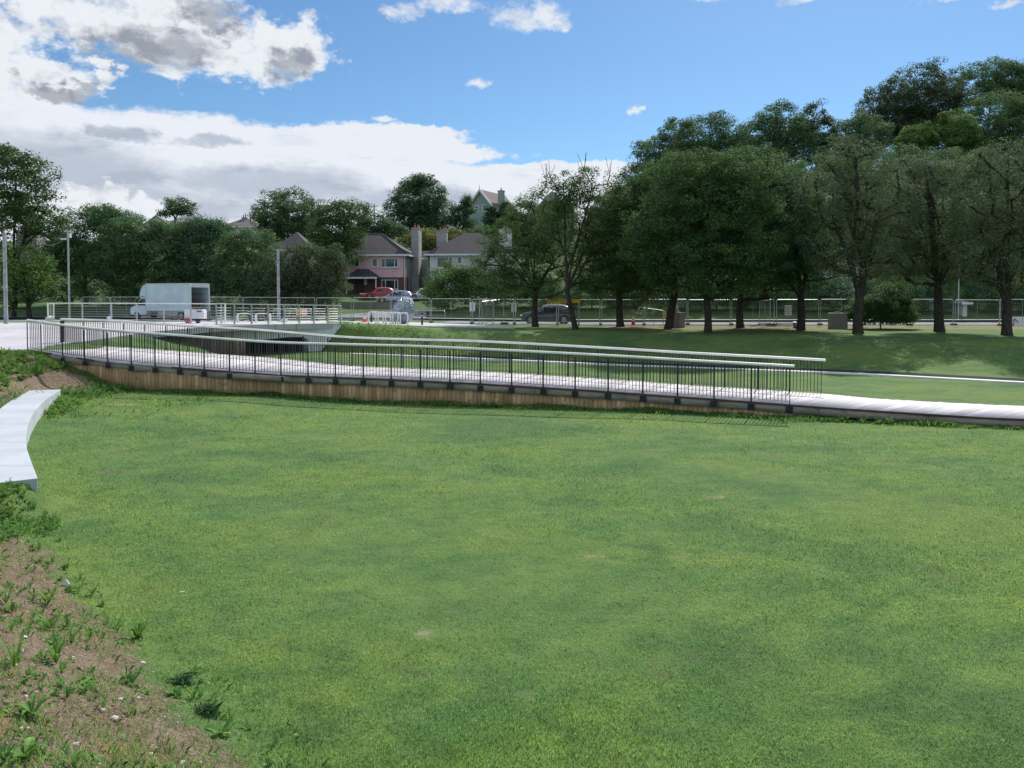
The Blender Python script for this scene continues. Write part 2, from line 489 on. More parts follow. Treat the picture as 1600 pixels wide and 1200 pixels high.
# ------------------------------------------------------------------ sun, sky, camera
SUN_AZ, SUN_EL = 24.0, 42.0
w = bpy.data.worlds.new('World'); sc.world = w; w.use_nodes = True
X.nt = w.node_tree
nt = w.node_tree
bg = nt.nodes['Background']
sky = nt.nodes.new('ShaderNodeTexSky'); sky.sky_type = 'NISHITA'; sky.sun_disc = False
sky.sun_elevation = R(SUN_EL); sky.sun_rotation = R(SUN_AZ)
sky.altitude = 20; sky.air_density = 1.0; sky.dust_density = 0.25; sky.ozone_density = 2.2
tc = nt.nodes.new('ShaderNodeTexCoord'); D = X(tc.outputs['Generated'])
dx, dy, dz = sepa(D)
az = X.m('ARCTAN2', dx, dy) * (180 / math.pi)
el = X.m('ARCSINE', dz) * (180 / math.pi)
p0 = comb(az, el, 0.0)
wn = noise(vm('MULTIPLY', p0, (0.16, 0.26, 1.0)), 1.0, 3, 0.55, 0.0, color=True, two=True)
wv = vm('MULTIPLY', vm('SUBTRACT', wn, (0.5, 0.5, 0.5)), (5.0, 3.4, 0.0))
wn2 = noise(vm('MULTIPLY', p0, (0.9, 1.4, 1.0)), 1.0, 3, 0.65, 0.0, color=True, two=True)
wv = vm('ADD', wv, vm('MULTIPLY', vm('SUBTRACT', wn2, (0.5, 0.5, 0.5)), (2.6, 1.8, 0.0)))
pw = vm('ADD', p0, wv)
# flat, streaky clouds get a weaker, sideways warp
pst = vm('ADD', p0, vm('MULTIPLY', wv, (1.3, 0.38, 0.0)))
def ell(pv, px, py, rx, ry):
    a, e = azel(px, py); a1, _ = azel(px + rx, py); _, e1 = azel(px, py - ry)
    q = vm('MULTIPLY', vm('SUBTRACT', pv, (a, e, 0)), (1 / max(0.1, abs(a1 - a)), 1 / max(0.1, abs(e1 - e)), 0))
    return 1.0 - vm('DOT_PRODUCT', q, q)
def union(pv, lst, k=0.25):
    r = None
    for e in lst:
        v = ell(pv, *e)
        r = v if r is None else X.m('SMOOTH_MAX', r, v, k)
    return r
cum = union(pw, [(60, 25, 60, 55), (150, 40, 95, 60), (260, 45, 120, 85), (360, 70, 110, 62), (455, 82, 72, 52), (240, -25, 150, 50),
                 (55, 118, 120, 45), (160, 122, 40, 22), (-60, 60, 120, 120), (150, 318, 60, 30), (215, 335, 50, 22), (100, 310, 40, 26)])
pw2 = vm('ADD', p0, vm('MULTIPLY', wv, (0.55, 0.45, 0.0)))
cum2 = union(pw2, [(628, 22, 38, 17), (715, 8, 60, 18), (830, 25, 66, 27), (862, 40, 34, 12), (752, 125, 24, 11), (1110, -6, 30, 14), (1250, -12, 50, 14),
                  (1500, -18, 90, 18), (1575, 8, 36, 10), (990, 172, 12, 8), (600, 190, 30, 6), (262, 118, 44, 9)], 0.1)
stra = union(pst, [(60, 205, 260, 60), (250, 215, 210, 48), (420, 230, 160, 40), (560, 222, 130, 30), (640, 215, 110, 22), (700, 238, 120, 18),
                   (300, 290, 520, 70), (640, 290, 260, 52), (860, 268, 190, 17), (920, 300, 160, 26), (-150, 260, 300, 110), (1000, 330, 300, 45), (0, 162, 190, 28), (500, 375, 900, 50), (1300, 380, 500, 40)], 0.35)
fine = noise(vm('MULTIPLY', p0, (0.55, 0.8, 1.0)), 1.0, 6, 0.62, two=True)
fine2 = noise(vm('MULTIPLY', p0, (0.16, 0.7, 1.0)), 1.0, 5, 0.6, two=True)
m1 = (cum + (fine - 0.5) * 1.5).ss(-0.05, 0.75)
m2 = (cum2 + (fine - 0.5) * 2.4).ss(-0.05, 1.25) * 0.92
m3 = (stra + (fine2 - 0.5) * 1.0).ss(-0.06, 0.45)
# bright cumulus added out of view, beside and behind the camera, as fill light
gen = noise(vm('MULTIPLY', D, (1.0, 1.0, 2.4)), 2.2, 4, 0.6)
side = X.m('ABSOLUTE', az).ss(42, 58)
m4_fill = gen.ss(0.42, 0.54) * X.m('MAXIMUM', side, el.ss(33, 42)) * dz.ss(0.0, 0.10)
# shading of the clouds: grey bases and folds
dark = union(pw, [(270, 70, 95, 30), (190, 95, 60, 22), (450, 100, 42, 22), (120, 140, 60, 16), (330, 20, 60, 26), (60, 130, 60, 14)], 0.2)
darkS = union(pst, [(90, 262, 220, 48), (430, 290, 170, 30), (-60, 220, 120, 30), (250, 320, 160, 26), (330, 222, 70, 10), (190, 205, 50, 12), (650, 312, 130, 22)], 0.3)
fold = noise(vm('ADD', vm('MULTIPLY', p0, (0.42, 0.62, 1.0)), (0.0, 0.22, 5.0)), 1.0, 5, 0.6, two=True)
sh1 = ((dark + (fold - 0.5) * 1.9).ss(-0.5, 1.0) * 0.80 + fold.ss(0.5, 0.70) * 0.30) 
sh3 = ((darkS + (fine2 - 0.5) * 1.5).ss(-0.6, 0.9) * 0.85 + fine2.ss(0.52, 0.72) * 0.22)
white = (6.0, 6.25, 6.6); grey = (2.3, 2.55, 3.0); lil = (3.2, 3.65, 4.4)
c1 = mix(X.m('MINIMUM', sh1, 1.0), white, grey)
c3 = mix(X.m('MINIMUM', sh3, 1.0), (5.9, 6.2, 6.7), lil)
c2 = mix(fold.ss(0.45, 0.7) * 0.4, white, lil)
skyc = mix(1.0, X(sky.outputs[0]), (0.50, 0.675, 0.79), 'MULTIPLY')
hz = el.ss(16, 0) * 0.35
out = mix(m4_fill, skyc, mix(gen.ss(0.5, 0.75) * 0.35, (5.6, 6.1, 6.9), (3.2, 3.6, 4.4)))
out = mix(m3, out, c3)
out = mix(m2, out, c2)
out = mix(m1, out, c1)
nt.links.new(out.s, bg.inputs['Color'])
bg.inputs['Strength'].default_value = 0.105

sd_ = Vector((math.sin(R(SUN_AZ)) * math.cos(R(SUN_EL)), math.cos(R(SUN_AZ)) * math.cos(R(SUN_EL)), math.sin(R(SUN_EL))))
L = bpy.data.lights.new('sun', 'SUN'); L.energy = 3.9; L.angle = R(0.55); L.color = (1.0, 0.955, 0.89)
lo = bpy.data.objects.new('sun', L); COL.objects.link(lo); lo.rotation_euler = sd_.to_track_quat('Z', 'Y').to_euler(); lo.location = (30, 40, 80)

cam = bpy.data.cameras.new('camera'); cam.sensor_width = 36; cam.lens = 36 * F / 1600; cam.shift_y = -(600.0 - CY) / 1600.0; cam.clip_end = 2000; cam.clip_start = 0.05
co = bpy.data.objects.new('camera', cam); COL.objects.link(co); co.location = (0, 0, CAMZ); co.rotation_euler = (math.pi / 2 - PITCH, 0, 0)
sc.camera = co
sc.view_settings.view_transform = 'Standard'; sc.view_settings.look = 'None'; sc.view_settings.gamma = 1.0; sc.view_settings.exposure = 0.42
cy = sc.cycles
cy.max_bounces = 6; cy.diffuse_bounces = 3; cy.glossy_bounces = 3; cy.transmission_bounces = 4; cy.transparent_max_bounces = 8
cy.use_adaptive_sampling = True
w.cycles.sampling_method = 'MANUAL'; w.cycles.sample_map_resolution = 512
# ------------------------------------------------------------------ materials for timber and metal
def wood(name, a, b_, grain=(1, 1, 0.1), board=None, knots=0.3, rough=0.8):
    m, b = newmat(name); p = pos()
    g = noise(vm('MULTIPLY', p, grain), 16.0, 5, 0.65, 0.4)
    n = noise(p, 1.3, 4, 0.6)
    c = mix(g.ss(0.3, 0.7), a, b_)
    if board is not None:      # every board its own shade, carried as a face attribute
        t = attr('tint')
        c = mix(t, [x * 0.86 for x in a], c, 'MIX'); c = mix(t.ss(0.75, 1.0) * 0.5, c, [min(1, x * 1.25) for x in b_])
    k = noise(p, 3.4, 3, 0.6, 1.0)
    c = mix(k.ss(0.60, 0.68) * knots, c, [x * 0.35 for x in a])
    c = mix(n.ss(0.55, 0.75) * 0.3, c, [x * 0.6 for x in a])
    setin(b.inputs['Base Color'], c); b.inputs['Roughness'].default_value = rough; b.inputs['Specular IOR Level'].default_value = 0.3
    bump(b, g, 0.3, 0.004)
    return m
M['deck'] = wood('weathered_deck', (0.55, 0.515, 0.53), (0.70, 0.665, 0.685), (1, 1, 1), board=1, knots=0.08)
M['beam'] = wood('grey_beam', (0.22, 0.195, 0.165), (0.36, 0.33, 0.28), (0.15, 0.3, 1.6), knots=0.35)
M['skirt'] = wood('brown_boards', (0.34, 0.225, 0.110), (0.56, 0.40, 0.22), (1, 1, 0.12), board=1, knots=0.55)
M['old_timber'] = wood('dark_boards', (0.13, 0.095, 0.07), (0.22, 0.17, 0.13), (1, 1, 0.12), board=1, knots=0.4)
M['rail_white'] = simple('pale_rail', (0.86, 0.85, 0.80), 0.45, 0.0, 0.08, 2.0)
M['galv'] = simple('galvanised_steel', (0.42, 0.44, 0.45), 0.42, 0.6, 0.15, 4.0)
M['galv_dull'] = simple('dull_galvanised', (0.34, 0.36, 0.37), 0.55, 0.35, 0.2, 4.0)
M['dark_steel'] = simple('dark_steel', (0.022, 0.027, 0.033), 0.5, 0.3, 0.2, 5.0)
M['plate'] = simple('dark_plate', (0.018, 0.024, 0.040), 0.55, 0.3, 0.2, 6.0)
M['rubber'] = simple('black_rubber', (0.02, 0.02, 0.02), 0.8, 0.0, 0.2, 6.0)

def poly3(pts): return np.array([[p.x, p.y, p.z] for p in pts])
def path_sample(pl, s):
    d = np.concatenate([[0], np.cumsum(np.hypot(np.diff(pl[:, 0]), np.diff(pl[:, 1])))])
    return np.stack([np.interp(s, d, pl[:, k]) for k in range(3)], -1)
def path_len(pl): return float(np.hypot(np.diff(pl[:, 0]), np.diff(pl[:, 1])).sum())
def smooth_path(pl, n=90):
    """Catmull-Rom through the points, evenly resampled"""
    q = np.vstack([2 * pl[0] - pl[1], pl, 2 * pl[-1] - pl[-2]]); out = []
    for i in range(1, len(q) - 2):
        for t in np.linspace(0, 1, 12, endpoint=False):
            p0_, p1_, p2_, p3_ = q[i - 1], q[i], q[i + 1], q[i + 2]
            out.append(0.5 * ((2 * p1_) + (-p0_ + p2_) * t + (2 * p0_ - 5 * p1_ + 4 * p2_ - p3_) * t * t + (-p0_ + 3 * p1_ - 3 * p2_ + p3_) * t ** 3))
    out.append(q[-2]); out = np.array(out); L_ = path_len(out)
    return path_sample(out, np.linspace(0, L_, n))

FR = smooth_path(poly3([P(43, 546.5, 28.9), P(120, 559, 27.6), P(200, 568, 26.8), P(300, 576, 26.5), P(420, 585, 26.4), P(540, 590, 25.8), P(650, 594, 25.3), P(760, 600, 24.8),
                        P(940, 611, 23.9), P(1080, 621, 23.2), P(1235, 632, 22.3), P(1400, 645, 21.4), P(1600, 655.5, 20.3), P(1800, 663, 19.2), P(2100, 670, 17.6)]), 240)
# deck top is a touch above the pixel line of its dark edge
FR[:, 2] += 0.02
BK = smooth_path(poly3([P(92, 538.5, 32.8), P(200, 543.5, 32.0), P(300, 550.5, 31.6), P(420, 559, 31.0), P(540, 571, 29.6), P(650, 576.5, 28.7), P(760, 581, 27.9),
                        P(940, 592, 27.0), P(1080, 602, 26.1), P(1283, 615, 25.0), P(1400, 624.5, 24.2), P(1600, 634, 23.1), P(1800, 641, 21.9), P(2150, 650, 20.2)]), 240)
LF, LB = path_len(FR), path_len(BK)

bw = thing('boardwalk', 'long pale weathered timber boardwalk ramp sloping down from the paved path to the lawn', 'boardwalk', (float(FR[120, 0]), float(FR[120, 1]), 0.0))
# deck: one board after another, each a thin box running across
def boards_across(n, A, B, LA, LBk, top_dz, th, gap):
    V = []; Fc = []; tint = []
    rr = np.random.default_rng(3)
    for i in range(n):
        s0 = (i + gap / 2) / n; s1 = (i + 1 - gap / 2) / n
        a0 = path_sample(A, s0 * LA); a1 = path_sample(A, s1 * LA); b0 = path_sample(B, s0 * LBk); b1 = path_sample(B, s1 * LBk)
        j = rr.uniform(-0.004, 0.004)
        top = [a0, a1, b1, b0]
        base = len(V)
        for q in top: V.append([q[0], q[1], q[2] + top_dz + j])
        for q in top: V.append([q[0], q[1], q[2] + top_dz - th])
        for f in ((0, 1, 2, 3), (7, 6, 5, 4), (0, 4, 5, 1), (1, 5, 6, 2), (2, 6, 7, 3), (3, 7, 4, 0)): Fc.append([base + k for k in f])
        t = rr.uniform(0.35, 1.0) if rr.random() > 0.06 else rr.uniform(0.0, 0.3)
        tint += [t] * 6
    return np.array(V), np.array(Fc), tint
V, Fc, tn = boards_across(290, FR, BK, LF, LB, 0.0, 0.045, 0.06)
V = V - np.array([bw.location.x, bw.location.y, 0])
link('deck', mesh_from('deck', V, Fc, M['deck'], tint=tn), bw)

def strip_wall(name, pl, s0, s1, z0f, z1f, thick, mat, parent, board_w, gap=0.01, out=(0.0, 0.0), normal_sign=1, tint_seed=1):
    """upright boards (or one long beam in lengths) along a path"""
    V = []; Fc = []; tint = []; rr = np.random.default_rng(tint_seed)
    n = max(1, int(round((s1 - s0) / board_w))); w_ = (s1 - s0) / n
    for i in range(n):
        a = s0 + i * w_ + gap / 2; b_ = s0 + (i + 1) * w_ - gap / 2
        pa, pb = path_sample(pl, a), path_sample(pl, b_)
        d = pb - pa; d = d / (np.hypot(d[0], d[1]) + 1e-9); nrm = np.array([d[1], -d[0]]) * normal_sign
        j = rr.uniform(-0.004, 0.006)
        for q in (pa, pb):
            for k in (0, 1):
                o_ = out[0] + j + (0 if k == 0 else -thick)
                x_, y_ = q[0] + nrm[0] * o_, q[1] + nrm[1] * o_
                V.append([x_, y_, z0f(x_, y_, q[2])]); V.append([x_, y_, z1f(x_, y_, q[2]) + (rr.uniform(-0.012, 0.012) if board_w < 0.3 and k == 0 else 0)])
        b0 = len(V) - 8
        for f in ((0, 1, 5, 4), (2, 6, 7, 3), (0, 2, 3, 1), (4, 5, 7, 6), (1, 3, 7, 5), (0, 4, 6, 2)): Fc.append([b0 + k for k in f])
        tint += [rr.uniform(0.1, 1.0)] * 6
    V = np.array(V)
    if parent is not None: V = V - np.array(parent.location)
    return link(name, mesh_from(name, V, np.array(Fc), mat, tint=tint), parent)

strip_wall('edge_board', FR, 0, LF, lambda x, y, z: z - 0.055, lambda x, y, z: z - 0.004, 0.05, simple('edge_brown', (0.10, 0.055, 0.04), 0.8), bw, 3.6, 0.004, (0.035, 0))
strip_wall('edge_board', BK, 0, LB, lambda x, y, z: z - 0.055, lambda x, y, z: z - 0.004, 0.05, bpy.data.materials['edge_brown'], bw, 3.6, 0.004, (0.035, 0), -1)
strip_wall('beam', FR, 0, LF, lambda x, y, z: z - 0.265, lambda x, y, z: z - 0.058, 0.07, M['beam'], bw, 2.72, 0.012, (0.005, 0))
strip_wall('beam', BK, 0, LB, lambda x, y, z: z - 0.265, lambda x, y, z: z - 0.058, 0.07, M['beam'], bw, 2.72, 0.012, (0.005, 0), -1)
# cross joists and posts under the low right part, seen as a dark gap
js = MB()
for i in range(60):
    s = i / 59.0
    a = path_sample(FR, s * LF); c_ = path_sample(BK, s * LB)
    js.bar((a[0] * 0.98 + c_[0] * 0.02, a[1] * 0.98 + c_[1] * 0.02, a[2] - 0.16), (c_[0] * 0.98 + a[0] * 0.02, c_[1] * 0.98 + a[1] * 0.02, c_[2] - 0.16), 0.06, 0.18)
js.build('joists', M['beam'], bw, world=True)
# retaining skirt of upright brown boards below the beam, up to where the ramp meets the lawn
s_end = None
for s in np.linspace(0, LF, 400):
    q = path_sample(FR, s)
    if (q[0] / q[1]) * F * (cp + .08 * sp) + 800 > 1252: s_end = s; break
skw = thing('retaining_wall', 'low wall of upright brown timber boards under the near edge of the boardwalk', 'timber wall', (float(FR[90, 0]), float(FR[90, 1]), 0))
zg = lambda x, y, z: float(H(np.array([x]), np.array([y]))[0]) - 0.25
strip_wall('timber_boards', FR, 1.2, s_end, zg, lambda x, y, z: max(z - 0.24, zg(x, y, z) + 0.05), 0.05, M['skirt'], skw, 0.145, 0.007, (-0.035, 0))
s_endb = LB * 0.62
skb = thing('retaining_wall', 'timber board wall under the far edge of the boardwalk, seen through the railing', 'timber wall', (float(BK[90, 0]), float(BK[90, 1]), 0))
strip_wall('timber_boards', BK, 0.5, s_endb, zg, lambda x, y, z: max(z - 0.24, zg(x, y, z) + 0.05), 0.05, M['skirt'], skb, 0.145, 0.007, (-0.035, 0), -1, 4)

# ------------------------------------------------------------------ railings of the boardwalk
def px_s(pl, L_, px):
    ss = np.linspace(0, L_, 900); q = path_sample(pl, ss)
    u = q[:, 0] / (q[:, 1] * cp - (q[:, 2] - CAMZ) * sp) * F + 800
    return float(np.interp(px, u, ss))

def railing(name, label, pl, L_, posts_px, toward, top_h=1.1, rail_from=None, rail_to=None, bays=12):
    S = [px_s(pl, L_, x) for x in posts_px]
    o0 = path_sample(pl, S[len(S) // 2])
    t = thing(name, label, 'railing', (float(o0[0]), float(o0[1]), float(o0[2])), 0, 'railings along the boardwalk')
    # hand rail
    a = S[0] - (rail_from or 0.05); b_ = S[-1] + (rail_to or 0.12)
    pts = [Vector(path_sample(pl, s)) + Vector((0, 0, top_h)) for s in np.linspace(a, b_, 70)]
    if a < 0:
        d0 = (pts[2] - pts[1]).normalized()
        pts = [Vector(path_sample(pl, 0)) + Vector((0, 0, top_h)) + d0 * a] + [q for q, s in zip(pts, np.linspace(a, b_, 70)) if s > 0]
    hr = MB(); hr.tube(pts, 0.042, 10); hr.build('handrail', M['rail_white'], t, smooth=True, world=True)
    fl = MB()
    for i in range(len(pts) - 1): fl.bar(pts[i] - Vector((0, 0, 0.055)), pts[i + 1] - Vector((0, 0, 0.055)), 0.03, 0.012)
    fl.build('upper_flat_bar', M['dark_steel'], t, world=True); fl = MB()
    for zz in (0.07,):
        for i in range(len(S) - 1):
            n_ = 3
            for k in range(n_):
                q0 = Vector(path_sample(pl, lerp(S[i], S[i + 1], k / n_))); q1 = Vector(path_sample(pl, lerp(S[i], S[i + 1], (k + 1) / n_)))
                fl.bar(q0 + Vector((0, 0, zz)), q1 + Vector((0, 0, zz)), 0.03, 0.012)
    fl.build('lower_flat_bar', M['dark_steel'], t, world=True)
    for i, s in enumerate(S):
        q = Vector(path_sample(pl, s)); q2 = Vector(path_sample(pl, min(L_, s + 0.05))); d = (q2 - q).normalized(); nrm = Vector((d.y, -d.x, 0)) * toward
        pm = MB(); last = i in (len(S) - 1,)
        wpost = 0.022 if last else 0.05
        pm.box((q.x + nrm.x * 0.045, q.y + nrm.y * 0.045, q.z + (top_h - 0.09) / 2 - 0.02), (wpost, 0.014, top_h - 0.05), math.atan2(d.y, d.x))
        pm.build('post', M['dark_steel'], t, world=True)
        br = MB()
        br.box((q.x + nrm.x * 0.052, q.y + nrm.y * 0.052, q.z - 0.165), (0.19, 0.012, 0.185), math.atan2(d.y, d.x))
        for bx in (-0.055, 0.055):
            for bz in (-0.05, 0.05):
                c_ = q + d * bx + nrm * 0.062 + Vector((0, 0, -0.165 + bz)); br.lathe([(0.014, -0.006), (0.014, 0.006)], (c_.x, c_.y, c_.z), 6, 'y')
        br.build('bracket_plate', M['plate'], t, world=True)
    for i in range(len(S) - 1):
        bm_ = MB(); n_ = max(4, int(round((S[i + 1] - S[i]) / 0.105)))
        for k in range(1, n_):
            q = Vector(path_sample(pl, lerp(S[i], S[i + 1], k / n_)))
            bm_.box((q.x, q.y, q.z + top_h / 2 + 0.012), (0.017, 0.017, top_h - 0.13))
        bm_.build('balusters', M['dark_steel'], t, world=True)
    return t
front_px = [45, 66.5, 99.8, 134, 170, 206.5, 243.5, 281.8, 320, 359.5, 399.5, 440, 482.4, 525, 568.5, 612, 657.6, 703.6, 751, 800, 849, 899, 950.5, 1004.5, 1058.7, 1115.7, 1173.7, 1233.7]
railing('railing', 'nearer boardwalk railing with pale round handrail and dark thin balusters, front edge', FR, LF, front_px, 1)
back_px = [97.5, 129, 160, 192, 224.8, 258.5, 292.5, 327, 362, 398, 434.5, 472, 511, 549, 588, 627, 667, 708, 751, 796, 841, 887, 934, 982, 1031, 1081, 1132, 1184, 1283]
back_px[-2:] = [1184, 1234, 1283]
railing('railing', 'farther boardwalk railing with pale round handrail, reaching further right, far edge', BK, LB, back_px, -1)
# dark gate-like double post at the head of the far railing
gp = thing('end_post', 'thick dark steel post at the left head of the far railing', 'post', tuple(P(98, 538.5, 32.7)))
g = MB(); g.box((0, 0, 0.5), (0.13, 0.10, 1.0)); g.box((0, 0, 1.005), (0.14, 0.11, 0.02)); g.box((0, 0, 0.01), (0.22, 0.2, 0.02)); g.build('steel_post', M['dark_steel'], gp)

# ------------------------------------------------------------------ bridge with its face wall, opening and cable railing
bx0, bx1 = P(268, 517, 39.4), P(536, 506, 47.0)
A2 = np.array([bx0.x, bx0.y]); B2 = np.array([bx1.x, bx1.y]); BD = (B2 - A2) / np.linalg.norm(B2 - A2)
def on_face(px, py, out_=0.0):
    """photo pixel cast onto the vertical face plane of the bridge -> (s along face, z)"""
    r = ray(px, py); n = np.array([BD[1], -BD[0]])
    k = (A2 @ n) / (r[:2] @ n); q = r[:2] * k
    return float((q - A2) @ BD), float(r[2] * k + CAMZ)
br = thing('footbridge', 'pale concrete footbridge abutment with a dark low opening beneath it', 'bridge', (float(A2[0]), float(A2[1]), 0.0), math.atan2(BD[1], BD[0]))
outline_px = [(262, 515.5), (330, 509.5), (345, 507.6), (536, 506.0), (499, 552), (482, 552), (482, 531), (474, 526.5), (450, 527), (420, 530), (398, 534), (384, 533), (262, 540)]
pl = [on_face(*q) for q in outline_px]
fw = MB(); fw.prism(pl, 0.45, 'y'); fw.build('face_wall', M['concrete'], br, bevel=0.02)
void = MB()
s0, z0 = on_face(384, 552); s1, z1 = on_face(482, 552)
# soffit and side walls of the opening, its shade painted as darker concrete
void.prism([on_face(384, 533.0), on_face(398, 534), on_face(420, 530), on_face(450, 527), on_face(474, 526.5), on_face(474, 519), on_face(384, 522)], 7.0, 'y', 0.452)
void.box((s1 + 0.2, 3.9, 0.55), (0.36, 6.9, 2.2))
void.build('soffit', simple('shaded_concrete', (0.10, 0.11, 0.12), 0.9), br)
cap = MB(); sa, za = on_face(345, 507.6); sb, zb = on_face(536, 506)
cap.prism([(sa, za), (sb, zb), (sb, zb + 0.05), (sa, za + 0.05)], 0.56, 'y', -0.05)
cap.build('coping', M['kerb'], br)
# timber wall left of the opening
tw = thing('retaining_wall', 'dark stained timber board wall left of the opening under the bridge', 'timber wall', (float(A2[0]), float(A2[1]), 0))
sp_ = poly3([P(270, 517.5, 38.9), P(300, 516, 39.2), P(330, 521, 39.6), P(384, 530.5, 40.6)])
strip_wall('timber_boards', sp_, 0, path_len(sp_), lambda x, y, z: -0.1, lambda x, y, z: z, 0.08, M['old_timber'], tw, 0.16, 0.01, (0, 0))

def cable_rail(label, pts, posts, height=1.08, ret=None):
    """white-grey posts with six thin level rails; posts = fractions along the polyline"""
    pl = poly3(pts); L_ = path_len(pl)
    t = thing('railing', label, 'railing', (float(pl[0, 0]), float(pl[0, 1]), float(pl[0, 2])), 0, 'steel railings on the bridge')
    tp = MB(); q = [Vector(v) + Vector((0, 0, height)) for v in pl]
    for i in range(len(q) - 1): tp.bar(q[i], q[i + 1], 0.075, 0.05)
    tp.build('top_rail', M['rail_white'], t, world=True)
    cb = MB()
    for k in range(6):
        zz = 0.14 + k * 0.145
        for i in range(len(q) - 1): cb.tube([Vector(pl[i]) + Vector((0, 0, zz)), Vector(pl[i + 1]) + Vector((0, 0, zz))], 0.009, 5)
    cb.build('cables', M['galv'], t, world=True)
    for f_ in posts:
        v = path_sample(pl, f_ * L_)
        pm = MB(); pm.box((v[0], v[1], v[2] + height / 2 - 0.02), (0.07, 0.05, height - 0.03)); pm.box((v[0], v[1], v[2] + 0.008), (0.16, 0.14, 0.016)); pm.build('post', M['rail_white'] if f_ in (0, 1) else M['galv'], t, world=True)
    return t
c0, c1 = P(336, 507, 40.0), P(534, 505, 46.8)
n_p = 9
cable_rail('pale steel railing with level wires along the near edge of the footbridge, right half', [c0, c1], [0.01] + [0.135 + k * 0.1235 for k in range(7)] + [0.99])
cable_rail('pale steel railing with level wires crossing in front of the van', [P(75, 500.5, 48.6), P(160, 502, 46.0), P(337, 507, 40.3)], [0.0, 0.22, 0.40, 0.56, 0.72, 0.87])
cable_rail('short return of level wires at the far left end of the bridge railings', [P(74, 500.5, 48.6), P(84, 499, 52.5)], [0.5, 1.0])
cable_rail('short return of level wires beside the white generator, middle of the bridge', [P(339, 506.5, 40.4), P(352, 503.5, 44.6)], [0.5, 1.0])

# ------------------------------------------------------------------ curved white concrete bench
be = thing('bench', 'low curved white concrete bench set into the bank at the left', 'bench', (-9.8, 15.5, 0.0))
inner = smooth_path(poly3([P(59, 748, 12.3), P(45, 710, 14.2), P(40.5, 690, 15.4), P(43, 665, 17.3), P(52, 645, 19.3), P(70, 626, 21.7), P(95, 608.5, 24.3)]), 60)
zt = float(np.mean(inner[:, 2]))
V = []; Fc = []
for i, q in enumerate(inner):
    d = inner[min(i + 1, 59)] - inner[max(i - 1, 0)]; d = d / np.hypot(d[0], d[1]); nrm = np.array([-d[1], d[0]])
    w_ = 0.86 if i > 4 else 1.5
    for (o_, z_) in ((0.0, zt), (w_, zt), (w_, zt - 0.6), (0.03, zt - 0.6)):
        V.append([q[0] + nrm[0] * o_ + 9.8, q[1] + nrm[1] * o_ - 15.5, z_])
for i in range(59):
    for k in range(4):
        a = i * 4 + k; b_ = i * 4 + (k + 1) % 4; Fc.append([a, a + 4, b_ + 4, b_])
Fc.append([0, 1, 2, 3]); Fc.append([59 * 4 + 3, 59 * 4 + 2, 59 * 4 + 1, 59 * 4])
bo = link('seat_slab', mesh_from('seat_slab', V, Fc, M['bench']), be)
md = bo.modifiers.new('b', 'BEVEL'); md.width = 0.012; md.segments = 2; md.limit_method = 'ANGLE'; md.angle_limit = R(50)
# ------------------------------------------------------------------ foliage
def leaf_mat(name, a, b_, tip=None, trans=0.30, var=1.0):
    a = [q_ * 1.30 for q_ in a]; b_ = [q_ * 1.30 for q_ in b_]
    m, b = newmat(name); p = pos()
    t = attr('tint')
    n = noise(p, 0.55, 3, 0.6)
    c = mix(t, a, b_)
    c = mix(n.ss(0.4, 0.62) * 0.4, c, [x * 0.68 for x in a])
    if tip is not None: c = mix(t.ss(0.86, 0.93) * 0.9, c, tip)
    setin(b.inputs['Base Color'], c); b.inputs['Roughness'].default_value = 0.7; b.inputs['Specular IOR Level'].default_value = 0.08
    tr = X.nt.nodes.new('ShaderNodeBsdfTranslucent'); setin(tr.inputs['Color'], mix(0.5, c, (0.10, 0.16, 0.02)))
    mx = X.nt.nodes.new('ShaderNodeMixShader'); mx.inputs[0].default_value = trans
    X.nt.links.new(b.outputs[0], mx.inputs[1]); X.nt.links.new(tr.outputs[0], mx.inputs[2])
    X.nt.links.new(mx.outputs[0], X.nt.nodes['Material Output'].inputs['Surface'])
    return m
def bark_mat(name, a, b_):
    m, b = newmat(name); p = pos()
    g = noise(vm('MULTIPLY', p, (1, 1, 0.22)), 14.0, 5, 0.7); n = noise(p, 1.4, 4, 0.6)
    c = mix(g.ss(0.35, 0.65), a, b_); c = mix(n.ss(0.5, 0.7) * 0.5, c, (0.07, 0.085, 0.045))
    setin(b.inputs['Base Color'], c); b.inputs['Roughness'].default_value = 0.95; b.inputs['Specular IOR Level'].default_value = 0.1; bump(b, g, 0.8, 0.03)
    return m
LM = {
    'dark':   leaf_mat('dark_green_leaves', (0.046, 0.104, 0.044), (0.092, 0.168, 0.058), (0.15, 0.18, 0.04)),
    'deep':   leaf_mat('deep_green_leaves', (0.052, 0.118, 0.066), (0.098, 0.182, 0.084), None),
    'olive':  leaf_mat('grey_olive_leaves', (0.086, 0.128, 0.078), (0.155, 0.198, 0.105), (0.20, 0.14, 0.08)),
    'loose':  leaf_mat('mid_green_leaves', (0.055, 0.105, 0.044), (0.105, 0.170, 0.062), (0.16, 0.17, 0.07)),
    'light':  leaf_mat('light_green_leaves', (0.080, 0.160, 0.046), (0.145, 0.250, 0.066), None),
    'bronze': leaf_mat('bronze_green_leaves', (0.058, 0.088, 0.054), (0.105, 0.135, 0.074), (0.15, 0.11, 0.06)),
    'yellow': leaf_mat('yellow_green_leaves', (0.17, 0.20, 0.06), (0.30, 0.29, 0.11), (0.30, 0.16, 0.09)),
    'hill':   leaf_mat('hillside_leaves', (0.070, 0.140, 0.070), (0.130, 0.212, 0.090), None),
}
BARK = bark_mat('grey_brown_bark', (0.030, 0.026, 0.024), (0.082, 0.072, 0.062))

